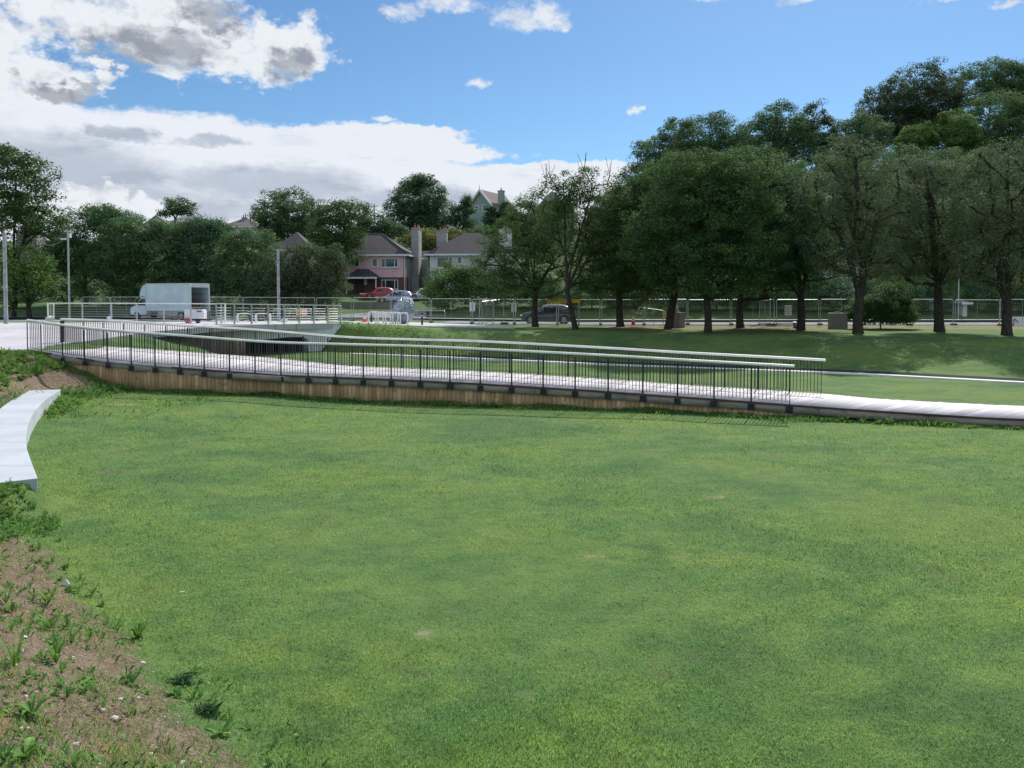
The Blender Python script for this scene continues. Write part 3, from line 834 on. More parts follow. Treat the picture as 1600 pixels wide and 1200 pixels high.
def leaf_cloud(C, Rad, per, size, rg, flat=0.6, shell=0.5, upbias=0.75):
    """C (M,3) clump centres, Rad (M,) radii -> quads"""
    Mn = len(C); N = Mn * per
    ci = np.repeat(np.arange(Mn), per)
    dr = rg.normal(size=(N, 3)); dr /= np.linalg.norm(dr, axis=1)[:, None]
    rr = shell + (1 - shell) * rg.random(N) ** 0.7
    rr *= np.where(rg.random(N) < 0.12, rg.uniform(1.0, 1.35, N), 1.0)
    pz = C[ci] + dr * (rr * Rad[ci])[:, None] * np.array([1, 1, flat])
    nrm = rg.normal(size=(N, 3)) * 0.42 + dr * 0.45 + np.array([0, 0, upbias]); nrm /= np.linalg.norm(nrm, axis=1)[:, None]
    t = np.cross(nrm, rg.normal(size=(N, 3))); t /= np.linalg.norm(t, axis=1)[:, None]
    bt = np.cross(nrm, t)
    s = (size * rg.uniform(0.6, 1.25, N))[:, None]
    V = np.stack([pz - t * s * 0.5, pz - bt * s * 0.30 + t * s * 0.05, pz + t * s * 0.5, pz + bt * s * 0.30 + t * s * 0.05], 1).reshape(-1, 3)
    Fq = np.arange(N * 4).reshape(N, 4)
    ctint = rg.random(Mn)
    tint = np.clip(0.55 * ctint[ci] + 0.45 * rg.random(N), 0, 1)
    return V, Fq, tint

def lobes_clumps(lobes, rc, dens, rg, fill=0.28):
    """lobes: (centre xyz, radii xyz). clump centres on and in the lobes"""
    Cs = []
    for c, r in lobes:
        c = np.array(c); r = np.array(r)
        area = 4 * math.pi * (((r[0] * r[1]) ** 1.6 + (r[0] * r[2]) ** 1.6 + (r[1] * r[2]) ** 1.6) / 3) ** (1 / 1.6)
        n = max(6, int(dens * area / (rc * rc * 2.2)))
        d = rg.normal(size=(n, 3)); d /= np.linalg.norm(d, axis=1)[:, None]
        u = np.where(rg.random(n) < fill, rg.uniform(0.25, 0.8, n), rg.uniform(0.82, 1.05, n))
        lump = 1 + 0.10 * np.sin(d[:, 0] * 5 + c[0]) * np.cos(d[:, 2] * 6 + c[1]) + 0.07 * np.sin(d[:, 1] * 9 + c[2])
        q = c + d * r * (u * lump)[:, None]
        Cs.append(q)
    return np.vstack(Cs)

def branch_tree(base, fork, tips, r0, rg, limb_r=None, sweep=0.25, limbs=()):
    """grow limbs from a trunk to every tip; returns list of (polyline, radii)"""
    nodes = []; par = []; rad_n = []
    nt_ = 6
    base = np.array(base); fork = np.array(fork)
    mid = rg.normal(size=3) * 0.025 * np.linalg.norm(fork - base); mid[2] = 0
    for i in range(nt_ + 1):
        t = i / nt_
        nodes.append(base + (fork - base) * t + mid * math.sin(math.pi * t)); par.append(i - 1)
    nfix = len(nodes) - 1
    for e in limbs:
        e = np.array(e); prev = nfix; dv = e - fork; up = np.array([0, 0, 0.30 * np.hypot(dv[0], dv[1])]); side_ = rg.normal(size=3) * 0.03 * np.linalg.norm(dv)
        for j in range(1, 8):
            t = j / 7
            nodes.append(fork + dv * t + up * math.sin(math.pi * t) * 0.6 + side_ * math.sin(2 * math.pi * t)); par.append(prev); prev = len(nodes) - 1
    order = np.argsort(np.linalg.norm(tips - fork, axis=1))
    for ti in order:
        a = tips[ti]; arr = np.array(nodes)
        dv = a - arr; dist = np.linalg.norm(dv, axis=1)
        dz = np.maximum(0, arr[:, 2] - a[2] + 0.15 * dist)      # branches rise
        cost = dist + 1.4 * dz; cost[:max(1, nt_ - 1)] += 50
        k = int(np.argmin(cost)); p0_ = arr[k]; L_ = dist[k]
        steps = max(1, int(L_ / 0.7)); prev = k
        bend = np.array([0, 0, -1.0]) * sweep * L_ * 0.15 + rg.normal(size=3) * 0.035 * L_
        for j in range(1, steps + 1):
            t = j / steps
            nodes.append(p0_ + (a - p0_) * t + bend * math.sin(math.pi * t) ); par.append(prev); prev = len(nodes) - 1
    n = len(nodes); cnt = np.zeros(n); 
    haschild = np.zeros(n, bool)
    for i in range(1, n): haschild[par[i]] = True
    for i in range(n - 1, 0, -1):
        if not haschild[i]: cnt[i] += 1
        cnt[par[i]] += cnt[i]
    total = max(1, cnt[0])
    rad = r0 * np.maximum(0.045, (cnt / total)) ** 0.52
    for i in range(nt_ + 1): rad[i] = r0 * lerp(1.0, 0.80, i / nt_)
    rad[0] = r0 * 1.35; rad[1] = r0 * 1.06
    rad[nt_ + 1:] = np.minimum(rad[nt_ + 1:], r0 * 0.50)
    return np.array(nodes), np.array(par), rad

def frusta(nodes, par, rad, k=6, first=0, last=None):
    V = []; Fq = []
    for i in range(max(1, first), len(nodes) if last is None else last):
        a = nodes[par[i]]; b_ = nodes[i]; d = b_ - a; L_ = np.linalg.norm(d)
        if L_ < 1e-4: continue
        d = d / L_; ref = np.array([0, 0, 1.0]) if abs(d[2]) < 0.9 else np.array([1.0, 0, 0])
        u = np.cross(d, ref); u /= np.linalg.norm(u); v = np.cross(d, u)
        ra = min(rad[par[i]], rad[i] * 1.5) if i > 6 else rad[par[i]]
        kk = k if rad[i] > 0.06 else 4
        ang = np.arange(kk) * 2 * math.pi / kk
        ring = np.cos(ang)[:, None] * u + np.sin(ang)[:, None] * v
        base = len(V)
        V.extend((a - d * ra * 0.3 + ring * ra).tolist()); V.extend((b_ + ring * rad[i]).tolist())
        for q in range(kk): Fq.append((base + q, base + (q + 1) % kk, base + kk + (q + 1) % kk, base + kk + q))
    return V, Fq

def make_tree(name, label, cat, base, lobes_px, d, mat, trunk_w=0.4, fork_px=None, leaf=0.13, rc=0.75, per=110, dens=1.0, thin=0.0,
              seed=1, group=None, sweep=0.2, depth=1.0, bark=True, flat=0.58, twigs=0, trunk_r=None, fill=0.28):
    rg = np.random.default_rng(seed)
    base = Vector(base)
    t = thing(name, label, cat, tuple(base), 0, group)
    lobes = []
    for i, l in enumerate(lobes_px):
        cx, cy_, rx, ry = l[:4]; dd = l[4] if len(l) > 4 else 0.0
        c = P(cx, cy_, d + dd); sx = (d + dd) / F
        rxm, rym = rx * sx, ry * sx
        lobes.append(((c.x - base.x, c.y - base.y, c.z - base.z), (rxm, min(rxm, rym * 1.4 + 0.8) * depth, rym)))
    C = lobes_clumps(lobes, rc, dens, rg, fill)
    if thin > 0:
        nz = np.sin(C[:, 0] * 1.7 + seed) * np.cos(C[:, 2] * 1.5 + seed * 2) + np.sin(C[:, 1] * 1.3) * 0.7 + rg.normal(size=len(C)) * 0.35
        C = C[nz > np.quantile(nz, thin)]
    C = C[C[:, 2] > 0.5]
    Rad = rc * rg.uniform(0.65, 1.3, len(C))
    V, Fq, tint = leaf_cloud(C, Rad, per, leaf, rg, flat)
    me_ = mesh_from('crown', V, Fq, mat, tint=tint); link('crown', me_, t)
    if bark:
        zmin = min(l[0][2] - l[1][2] for l in lobes); cxm = lobes[0][0][0]; cym = lobes[0][0][1]
        if fork_px is not None:
            q = P(fork_px[0], fork_px[1], d); fork = (q.x - base.x, q.y - base.y, q.z - base.z)
        else: fork = (cxm * 0.3, cym * 0.3, max(zmin * 0.9, 1.2))
        sel = C[rg.permutation(len(C))[:min(len(C), 110)]]
        sel = sel[sel[:, 2] > fork[2] * 0.8]
        r0 = trunk_w / 2
        nodes, par, rad = branch_tree((0, 0, -0.25), fork, sel, r0, rg, sweep=sweep, limbs=[np.array(l[0]) + np.array([0, 0, 0.25 * l[1][2]]) for l in lobes if l[0][2] > fork[2] + 0.6])
        if twigs:
            ex = sel[np.argsort(-sel[:, 2])[:twigs]]
            for q in ex:
                k = int(np.argmin(np.linalg.norm(nodes - q, axis=1)))
                for j in range(3):
                    e = q + np.array([rg.uniform(-0.5, 0.5), rg.uniform(-0.5, 0.5), rg.uniform(0.7, 1.5)])
                    nodes = np.vstack([nodes, e]); par = np.append(par, k); rad = np.append(rad, 0.012)
        V1, F1 = frusta(nodes, par, rad, 9, 0, 7); link('trunk', mesh_from('trunk', V1, F1, BARK, smooth=True), t)
        V2, F2 = frusta(nodes, par, rad, 6, 7); link('branches', mesh_from('branches', V2, F2, BARK, smooth=True), t)
    return t

def base_at(px, py, d):
    q = P(px, py, d); return (q.x, q.y, Hs(q.x, q.y))

ROW = 'park trees standing in a row on the grass bank'
front = [
 ('small loose-leaved tree standing in front of the dark grey car, left end of the row', (837, 512, 59.5), [(825, 395, 62, 62), (775, 390, 34, 44, -1), (880, 410, 48, 52), (835, 345, 50, 42), (800, 440, 44, 30), (760, 420, 22, 26)],
  'loose', 0.52, (837, 455), dict(leaf=0.15, rc=0.62, per=90, thin=0.18, dens=1.1)),
 ('slim leaning tree with sparse crown and bare twigs above the yellow board', (901, 518, 55), [(880, 295, 42, 32), (925, 300, 42, 40), (905, 360, 62, 45), (950, 345, 40, 50), (872, 330, 32, 28), (940, 400, 40, 40)],
  'loose', 0.42, (886, 455), dict(leaf=0.15, rc=0.55, per=80, thin=0.20, dens=1.0, twigs=5)),
 ('dark tree third in the row, left of the road cone', (970, 513, 60), [(965, 385, 58, 66), (990, 335, 48, 50), (945, 425, 45, 40), (1000, 425, 48, 42)], 'dark', 0.60, (968, 455), dict()),
 ('dark tree leaning over the concrete block that carries a cone', (1044, 516, 57), [(1020, 355, 62, 76), (1045, 292, 58, 48), (1020, 430, 62, 38), (1000, 320, 45, 50)], 'dark', 0.62, (1056, 450), dict()),
 ('broad dark dense tree in the middle of the row, nearest trunk under its wide crown', (1106, 524, 50), [(1100, 320, 90, 72), (1050, 370, 75, 68), (1160, 370, 75, 70), (1105, 410, 90, 50), (1085, 268, 62, 32), (1150, 275, 55, 34)], 'dark', 0.52, (1104, 468), dict(per=170)),
 ('dark dense tree just right of the broad middle one, trunk set further back', (1157, 514, 58), [(1175, 310, 70, 72), (1205, 365, 60, 75), (1150, 270, 55, 38), (1190, 420, 55, 42)], 'dark', 0.58, (1157, 460), dict()),
 ('dark tree with spreading low limbs right of the notice with red print', (1251, 520, 54), [(1240, 360, 60, 72), (1228, 300, 50, 55), (1270, 410, 52, 45), (1205, 420, 40, 40)], 'deep', 0.58, (1251, 462), dict(per=120)),
 ('grey-olive tree with several rising limbs behind the right concrete block', (1341, 527, 48.5), [(1330, 300, 72, 78), (1300, 350, 52, 65), (1375, 345, 55, 75), (1330, 240, 42, 28), (1345, 405, 62, 30)], 'olive', 0.66, (1343, 470), dict(thin=0.08, rc=0.62, leaf=0.12, per=95, fill=0.2)),
 ('grey-olive tree with thick straight trunk second from the right edge', (1468, 523, 51.5), [(1455, 320, 68, 75), (1430, 380, 50, 55), (1490, 375, 48, 62), (1455, 420, 52, 26), (1445, 270, 48, 30)], 'olive', 0.66, (1466, 455), dict(thin=0.06, rc=0.62, leaf=0.12, per=95, fill=0.2)),
 ('grey-olive tree with pale forked trunk at the right edge', (1573, 530, 46.5), [(1570, 310, 80, 75), (1530, 370, 48, 65), (1615, 370, 60, 80), (1575, 250, 55, 30), (1570, 420, 62, 28)], 'olive', 0.62, (1574, 475), dict(thin=0.05, rc=0.62, leaf=0.12, per=95, fill=0.2)),
 ('grey-olive tree cut off by the right edge of the view', (1705, 532, 46.0), [(1690, 310, 80, 80), (1650, 380, 50, 60), (1730, 380, 60, 80)], 'olive', 0.62, (1704, 475), dict(thin=0.05, rc=0.65, leaf=0.12)),
]
for i, (lab, bp, lb, mk, tw_, fk, kw) in enumerate(front):
    kw = dict(dict(leaf=0.14, rc=0.70, per=135, dens=1.45), **kw)
    make_tree('park_tree', lab, 'tree', base_at(*bp), lb, bp[2], LM[mk], tw_, fk, seed=20 + i, group=ROW, **kw)
make_tree('shrub', 'rounded dark shrub growing between the two right-hand olive trees', 'shrub', base_at(1375, 518, 56), [(1378, 485, 45, 30), (1350, 488, 26, 24), (1405, 490, 26, 24), (1395, 462, 26, 20)], 56, LM['dark'], 0.12, leaf=0.13, rc=0.42, per=120, dens=1.1, seed=60)
make_tree('shrub', 'small low green shrub around the foot of the right edge tree', 'shrub', base_at(1572, 528, 46), [(1560, 527, 18, 7), (1590, 527, 14, 6)], 45.8, LM['light'], 0.04, leaf=0.10, rc=0.2, per=50, seed=61)

# background trees: label, crown lobes, distance, material, extras
BG = [
 # left of the houses, nearest belt
 ('tall light-leaved tree at the left edge of the view', [(25, 290, 55, 55), (60, 330, 38, 40), (-10, 350, 60, 60), (15, 250, 42, 22), (85, 350, 20, 22)], 72, 'loose', dict(thin=0.2, leaf=0.26, rc=0.8, per=60, trunk=0.42, bx=20)),
 ('leafy young tree below the tall left edge tree, behind the fence', [(35, 420, 40, 38), (15, 450, 36, 34), (60, 440, 26, 28)], 71, 'light', dict(leaf=0.22, rc=0.7, per=55, thin=0.15, bx=48)),
 ('dark tree behind the lamp post', [(135, 385, 52, 58), (95, 420, 42, 60), (160, 350, 30, 30)], 82, 'deep', {}),
 ('dark bushy tree left of the van', [(190, 400, 48, 55), (170, 440, 45, 50), (215, 370, 38, 28)], 80, 'hill', {}),
 ('green bushy tree directly behind the van', [(255, 400, 50, 50), (240, 440, 50, 45), (270, 365, 34, 22)], 81, 'hill', {}),
 ('green tree right of the van roof', [(320, 400, 48, 52), (305, 440, 50, 45), (315, 362, 34, 24)], 82, 'deep', {}),
 ('green tree left of the slim grey lamp column', [(380, 415, 45, 48), (370, 450, 46, 36), (395, 385, 36, 26)], 80, 'hill', {}),
 ('brown-tinged bushy tree behind the slim grey lamp column', [(440, 430, 42, 42), (420, 455, 40, 32), (470, 415, 34, 34)], 77, 'bronze', {}),
 ('olive bushy tree beside the pink house drive', [(505, 440, 38, 44), (490, 460, 40, 30), (520, 410, 24, 24)], 77, 'bronze', {}),
 # mid belt on the rise
 ('large round dense tree on the skyline above the left hedge', [(450, 335, 48, 36), (425, 350, 30, 30), (475, 352, 32, 28)], 118, 'hill', dict(leaf=0.30, rc=1.1)),
 ('tall feathery tree left of the pink house roof', [(525, 355, 34, 40), (510, 395, 30, 40), (545, 335, 30, 20), (545, 380, 22, 34)], 96, 'loose', dict(leaf=0.22, rc=0.9)),
 ('dark tree touching the left end of the pink house roof', [(575, 352, 22, 24), (560, 375, 20, 24), (590, 365, 18, 18), (608, 358, 20, 14)], 112, 'deep', dict(leaf=0.28, rc=0.9)),
 ('big dark domed tree behind the pink house', [(655, 310, 40, 34), (628, 335, 30, 28), (682, 335, 34, 30), (655, 290, 26, 16), (660, 350, 52, 20)], 128, 'deep', dict(leaf=0.30, rc=1.15, per=110)),
 ('pointed dark evergreen left of the green gabled house', [(725, 345, 17, 26), (728, 318, 8, 14)], 128, 'deep', dict(leaf=0.25, rc=0.7)),
 ('dark evergreen right of the gable windows', [(768, 348, 13, 20), (767, 330, 7, 11)], 124, 'deep', dict(leaf=0.25, rc=0.6)),
 ('dark evergreen close under the green house chimney', [(792, 342, 14, 20), (790, 326, 8, 10)], 124, 'deep', dict(leaf=0.25, rc=0.6)),
 ('pale yellow-green shrub on the rise between the two chimneys', [(652, 376, 26, 14), (672, 374, 26, 15), (704, 372, 24, 14)], 117, 'yellow', dict(leaf=0.25, rc=0.8)),
 ('pale green tree below the green gabled house', [(730, 385, 30, 16), (750, 372, 26, 14)], 112, 'loose', dict(leaf=0.24, rc=0.8)),
 ('mid green tree right of the green gabled house', [(825, 345, 40, 30), (800, 370, 30, 25), (850, 375, 36, 30), (870, 340, 34, 26)], 112, 'loose', dict(leaf=0.25, rc=0.9)),
 ('small open-crowned tree alone on the left skyline', [(275, 322, 22, 13), (262, 328, 14, 10), (292, 325, 14, 12)], 150, 'loose', dict(leaf=0.34, rc=0.9, per=45, thin=0.25)),
 ('low skyline shrub left of the grey roof', [(190, 345, 30, 16), (160, 335, 24, 12)], 110, 'loose', dict(leaf=0.26, rc=0.8, per=60, thin=0.15)),
 ('low dark tree between the skyline roofs', [(330, 362, 30, 18), (290, 365, 28, 16)], 112, 'hill', dict(leaf=0.26, rc=0.8)),
 # bushes along the verge
 ('bright green bush right of the white parked car', [(700, 450, 34, 34), (685, 465, 26, 24), (715, 425, 24, 16)], 81, 'light', {}),
 ('green bush behind the leaning fence panels', [(755, 455, 38, 34), (735, 435, 30, 22)], 81, 'loose', {}),
 ('dark green bush behind the first white notice', [(800, 462, 36, 28), (790, 440, 24, 18)], 80, 'deep', {}),
 ('dark green hedge bush behind the dark grey car', [(860, 462, 40, 28), (845, 450, 26, 22)], 80, 'hill', {}),
 ('green hedge bush right of the dark grey car', [(925, 460, 40, 30), (940, 440, 28, 20)], 80, 'hill', {}),
 ('dark hedge bush behind the road cone', [(990, 462, 42, 28)], 80, 'deep', {}),
 ('dark hedge bush behind the block with a cone', [(1055, 462, 42, 28)], 80, 'deep', {}),
 ('dark hedge bush under the broad middle tree', [(1120, 462, 42, 28)], 80, 'hill', {}),
 ('dark hedge bush left of the notice with red print', [(1185, 460, 42, 30)], 80, 'deep', {}),
 ('dark hedge bush right of the notice with red print', [(1250, 460, 42, 30)], 80, 'hill', {}),
 ('dark hedge bush behind the right concrete block', [(1318, 460, 44, 30)], 80, 'deep', {}),
 ('dark hedge bush behind the rounded shrub', [(1390, 460, 44, 30)], 79, 'hill', {}),
 ('dark hedge bush left of the pale shed', [(1450, 460, 38, 30)], 79, 'deep', {}),
 ('dark hedge bush right of the pale shed', [(1555, 458, 40, 32)], 79, 'deep', {}),
 ('dark hedge bush at the right edge of the view', [(1630, 458, 44, 32)], 78, 'hill', {}),
 # wood on the hill at the right
 ('dense tree at the left end of the hillside wood', [(1025, 255, 40, 42), (1060, 230, 40, 40), (1000, 290, 34, 36)], 108, 'hill', dict(leaf=0.26, rc=1.0, per=110)),
 ('broad dark tree second from the left on the hillside', [(1110, 220, 55, 40), (1140, 250, 50, 42), (1075, 265, 45, 40)], 112, 'deep', dict(leaf=0.26, rc=1.05, per=110)),
 ('rounded green hillside tree above the middle of the row', [(1215, 200, 42, 36), (1190, 235, 46, 42), (1245, 230, 34, 38)], 114, 'hill', dict(leaf=0.26, rc=1.0, per=110)),
 ('dark bronze-tinted hillside tree with spiky top', [(1272, 200, 26, 38), (1290, 230, 34, 38)], 118, 'bronze', dict(leaf=0.26, rc=0.85, per=90, thin=0.1)),
 ('mid green hillside tree beneath the tallest dark one', [(1340, 215, 42, 36), (1325, 250, 40, 36)], 113, 'hill', dict(leaf=0.26, rc=0.95)),
 ('tallest dark bronze tree crowning the hillside wood', [(1435, 150, 60, 48), (1390, 175, 45, 42), (1470, 175, 45, 45), (1420, 210, 65, 36)], 124, 'bronze', dict(leaf=0.28, rc=1.05, per=105, thin=0.06)),
 ('bright green tree standing out on the hillside', [(1435, 218, 28, 24), (1418, 232, 22, 20)], 108, 'light', dict(leaf=0.24, rc=0.75)),
 ('lighter green tree right of the bright one on the hillside', [(1490, 215, 34, 38), (1505, 240, 32, 30)], 108, 'light', dict(leaf=0.24, rc=0.85)),
 ('big round green tree at the top right of the wood', [(1555, 195, 52, 48), (1530, 225, 42, 40), (1590, 220, 44, 46)], 112, 'hill', dict(leaf=0.26, rc=1.0, per=110)),
 ('dark tree on the skyline behind the top right round tree', [(1545, 130, 48, 34), (1590, 140, 50, 42), (1640, 160, 55, 60)], 130, 'hill', dict(leaf=0.28, rc=1.1, per=110)),
 ('green tree low on the slope at the right edge', [(1600, 280, 50, 42), (1640, 240, 45, 50)], 104, 'hill', dict(leaf=0.24, rc=1.0)),
 ('slope tree behind the slim leaning tree', [(960, 330, 36, 36), (940, 370, 36, 40)], 98, 'loose', dict(leaf=0.24, rc=0.9)),
 ('slope tree behind the dark third tree', [(1020, 350, 46, 46), (1010, 400, 44, 44)], 98, 'hill', dict(leaf=0.24, rc=1.0)),
 ('slope tree behind the broad middle tree', [(1110, 330, 54, 48), (1100, 390, 50, 48)], 98, 'deep', dict(leaf=0.24, rc=1.05)),
 ('slope tree low behind the spreading dark tree', [(1215, 320, 52, 48), (1200, 390, 50, 48), (1210, 272, 44, 30)], 97, 'hill', dict(leaf=0.24, rc=1.05)),
 ('slope tree behind the olive tree with rising limbs', [(1310, 300, 48, 46), (1300, 370, 46, 54), (1290, 268, 40, 30)], 97, 'deep', dict(leaf=0.24, rc=1.05)),
 ('slope tree between the two inner olive trees', [(1400, 300, 46, 46), (1395, 370, 48, 54), (1390, 262, 50, 34)], 96, 'hill', dict(leaf=0.24, rc=1.05)),
 ('slope tree behind the thick-trunked olive tree', [(1480, 300, 44, 46), (1490, 370, 46, 54), (1470, 268, 48, 32), (1530, 275, 40, 30)], 96, 'deep', dict(leaf=0.24, rc=1.05)),
 ('slope tree behind the forked tree at the right edge', [(1570, 340, 50, 46), (1570, 400, 50, 44), (1640, 350, 50, 60)], 95, 'hill', dict(leaf=0.24, rc=1.05)),
]
for i, (lab, lb, d, mk, kw) in enumerate(BG):
    kw = dict(kw); tr = kw.pop('trunk', 0.5); bx = kw.pop('bx', lb[0][0])
    kw = dict(dict(leaf=0.20, rc=0.85, per=115, dens=1.6), **kw)
    q = P(bx, 480, d); bs = (q.x, q.y, Hs(q.x, q.y))
    isb = 'bush' in lab or 'shrub' in lab
    make_tree('bush' if isb and 'tree' not in lab else 'tree', lab, 'bush' if isb and 'tree' not in lab else 'tree', bs, lb, d, LM[mk], tr if not isb else 0.15, seed=200 + i, **kw)
# ------------------------------------------------------------------ paints and glass
def glass_dark(name, col=(0.02, 0.028, 0.035), rough=0.06):
    m, b = newmat(name); p = objco(); n = noise(p, 1.2, 3, 0.5)
    setin(b.inputs['Base Color'], mix(n.ss(0.35, 0.65), col, [x * 2.2 for x in col])); b.inputs['Roughness'].default_value = rough
    b.inputs['Specular IOR Level'].default_value = 0.8
    return m
M['glass'] = glass_dark('window_glass'); M['carglass'] = glass_dark('car_glass', (0.012, 0.015, 0.018), 0.04)
M['upvc'] = simple('white_frame', (0.72, 0.73, 0.74), 0.4, 0, 0.06, 2.0)
M['white'] = simple('white_paint', (0.74, 0.76, 0.78), 0.35, 0, 0.06, 1.5, coat=0.3)
M['vanshaded'] = simple('van_shaded_white', (0.62, 0.71, 0.84), 0.4, 0, 0.08, 0.9, fine=0.06)  # white paint with the blue of sky-lit shade mixed in
M['black'] = simple('black_plastic', (0.025, 0.025, 0.027), 0.5, 0, 0.2, 5)
M['alloy'] = simple('alloy', (0.55, 0.56, 0.58), 0.3, 0.7, 0.1, 8)
M['redpaint'] = simple('red_paint', (0.50, 0.035, 0.025), 0.3, 0, 0.08, 2, coat=0.6)
M['bluepaint'] = simple('pale_blue_paint', (0.34, 0.40, 0.50), 0.28, 0.3, 0.06, 2, coat=0.7)
M['silver'] = simple('silver_paint', (0.62, 0.66, 0.70), 0.28, 0.3, 0.06, 2, coat=0.7)
M['darkpaint'] = simple('dark_grey_paint', (0.058, 0.064, 0.10), 0.28, 0.3, 0.08, 2, coat=0.7)
M['lampred'] = simple('red_lens', (0.45, 0.02, 0.02), 0.2, 0, 0.05, 4)
M['lampclear'] = simple('clear_lens', (0.75, 0.77, 0.8), 0.12, 0.2, 0.05, 4)
M['orange'] = simple('cone_orange', (0.80, 0.10, 0.035), 0.55, 0, 0.1, 5)
M['reflect'] = simple('cone_sleeve', (0.75, 0.75, 0.76), 0.5, 0, 0.1, 8)
M['faded'] = simple('faded_cone', (0.62, 0.36, 0.34), 0.6, 0, 0.12, 5)
M['yellow'] = simple('yellow_board', (0.78, 0.47, 0.03), 0.5, 0, 0.1, 3)
M['signwhite'] = simple('sign_white', (0.72, 0.70, 0.74), 0.5, 0, 0.05, 3)
M['ink'] = simple('sign_ink', (0.12, 0.09, 0.22), 0.6, 0, 0.1, 3)
M['redink'] = simple('sign_red_ink', (0.55, 0.16, 0.12), 0.6, 0, 0.1, 3)
M['pipe'] = simple('white_pipe', (0.66, 0.68, 0.68), 0.4, 0, 0.1, 4)
M['film'] = None

def brick(name, a, b_, mortar, scale=1.0):
    m, b = newmat(name); c_ = objco()
    n = X.nt.nodes.new('ShaderNodeTexBrick'); n.inputs['Scale'].default_value = 1.0
    x_, y_, z_ = sepa(c_); q = comb(x_ + y_, z_, 0.0)
    X.nt.links.new(q.s, n.inputs['Vector'])
    n.inputs['Color1'].default_value = (*a, 1); n.inputs['Color2'].default_value = (*b_, 1); n.inputs['Mortar'].default_value = (*mortar, 1)
    n.inputs['Brick Width'].default_value = 0.225 * scale; n.inputs['Row Height'].default_value = 0.075 * scale; n.inputs['Mortar Size'].default_value = 0.008
    nn = noise(c_, 2.0, 4, 0.6)
    setin(b.inputs['Base Color'], mix(nn.ss(0.4, 0.7) * 0.4, X(n.outputs[0]), [x * 0.5 for x in a])); b.inputs['Roughness'].default_value = 0.9
    return m
def tiles(name, a, b_):
    m, b = newmat(name); c_ = objco(); x_, y_, z_ = sepa(c_)
    n = noise(c_, 2.2, 5, 0.7); row = X.m('FRACT', z_ / 0.17)
    vn = noise(vm('MULTIPLY', c_, (6, 6, 6)), 1.0, 2, 0.5)
    c = mix(n.ss(0.3, 0.7), a, b_); c = mix(row.ss(0.86, 0.98) * 0.55, c, [x * 0.4 for x in a]); c = mix(vn.ss(0.45, 0.7) * 0.35, c, [x * 1.5 for x in b_])
    setin(b.inputs['Base Color'], c); b.inputs['Roughness'].default_value = 0.85; b.inputs['Specular IOR Level'].default_value = 0.25; bump(b, row, 0.4, 0.02)
    return m
M['pink'] = simple('pink_render', (0.80, 0.51, 0.54), 0.85, 0, 0.07, 0.8, fine=0.12)
M['grender'] = simple('grey_render', (0.36, 0.365, 0.35), 0.9, 0, 0.14, 0.8, fine=0.25)
M['wrender'] = simple('white_render', (0.66, 0.67, 0.66), 0.9, 0, 0.08, 0.8, fine=0.15)
M['greenrender'] = simple('pale_green_render', (0.30, 0.40, 0.34), 0.9, 0, 0.1, 0.8, fine=0.15)
M['redbrick'] = brick('red_brick', (0.13, 0.040, 0.040), (0.18, 0.058, 0.052), (0.2, 0.17, 0.15))
M['tiles'] = tiles('brown_grey_tiles', (0.062, 0.056, 0.062), (0.095, 0.086, 0.092))
M['tiles_dark'] = tiles('dark_tiles', (0.045, 0.045, 0.055), (0.08, 0.078, 0.088))
M['slate'] = tiles('purple_slate', (0.13, 0.105, 0.115), (0.19, 0.155, 0.165))
M['greyroof'] = tiles('pale_grey_roof', (0.22, 0.225, 0.235), (0.30, 0.30, 0.31))
M['pot'] = simple('terracotta', (0.40, 0.15, 0.09), 0.8, 0, 0.15, 6)
M['stone'] = simple('old_stone', (0.27, 0.25, 0.22), 0.9, 0, 0.2, 1.5, fine=0.3)

# ------------------------------------------------------------------ house kit (local x right, y away from the street, z up)
def hip_roof(mb, x0, x1, y0, y1, z, rise, ov=0.35, ridge_in=None, th=0.10):
    x0 -= ov; x1 += ov; y0 -= ov; y1 += ov
    w_, d_ = x1 - x0, y1 - y0
    r = (min(w_, d_) / 2) if ridge_in is None else ridge_in
    if w_ >= d_: A, B = (x0 + r, (y0 + y1) / 2, z + rise), (x1 - r, (y0 + y1) / 2, z + rise)
    else: A, B = ((x0 + x1) / 2, y0 + r, z + rise), ((x0 + x1) / 2, y1 - r, z + rise)
    vs = [(x0, y0, z), (x1, y0, z), (x1, y1, z), (x0, y1, z), A, B, (x0, y0, z - th), (x1, y0, z - th), (x1, y1, z - th), (x0, y1, z - th)]
    if w_ >= d_: fs = [(0, 1, 5, 4), (1, 2, 5), (2, 3, 4, 5), (3, 0, 4)]
    else: fs = [(0, 1, 4), (1, 2, 5, 4), (2, 3, 5), (3, 0, 4, 5)]
    fs += [(0, 6, 7, 1), (1, 7, 8, 2), (2, 8, 9, 3), (3, 9, 6, 0), (9, 8, 7, 6)]
    mb.add(vs, fs); return A, B

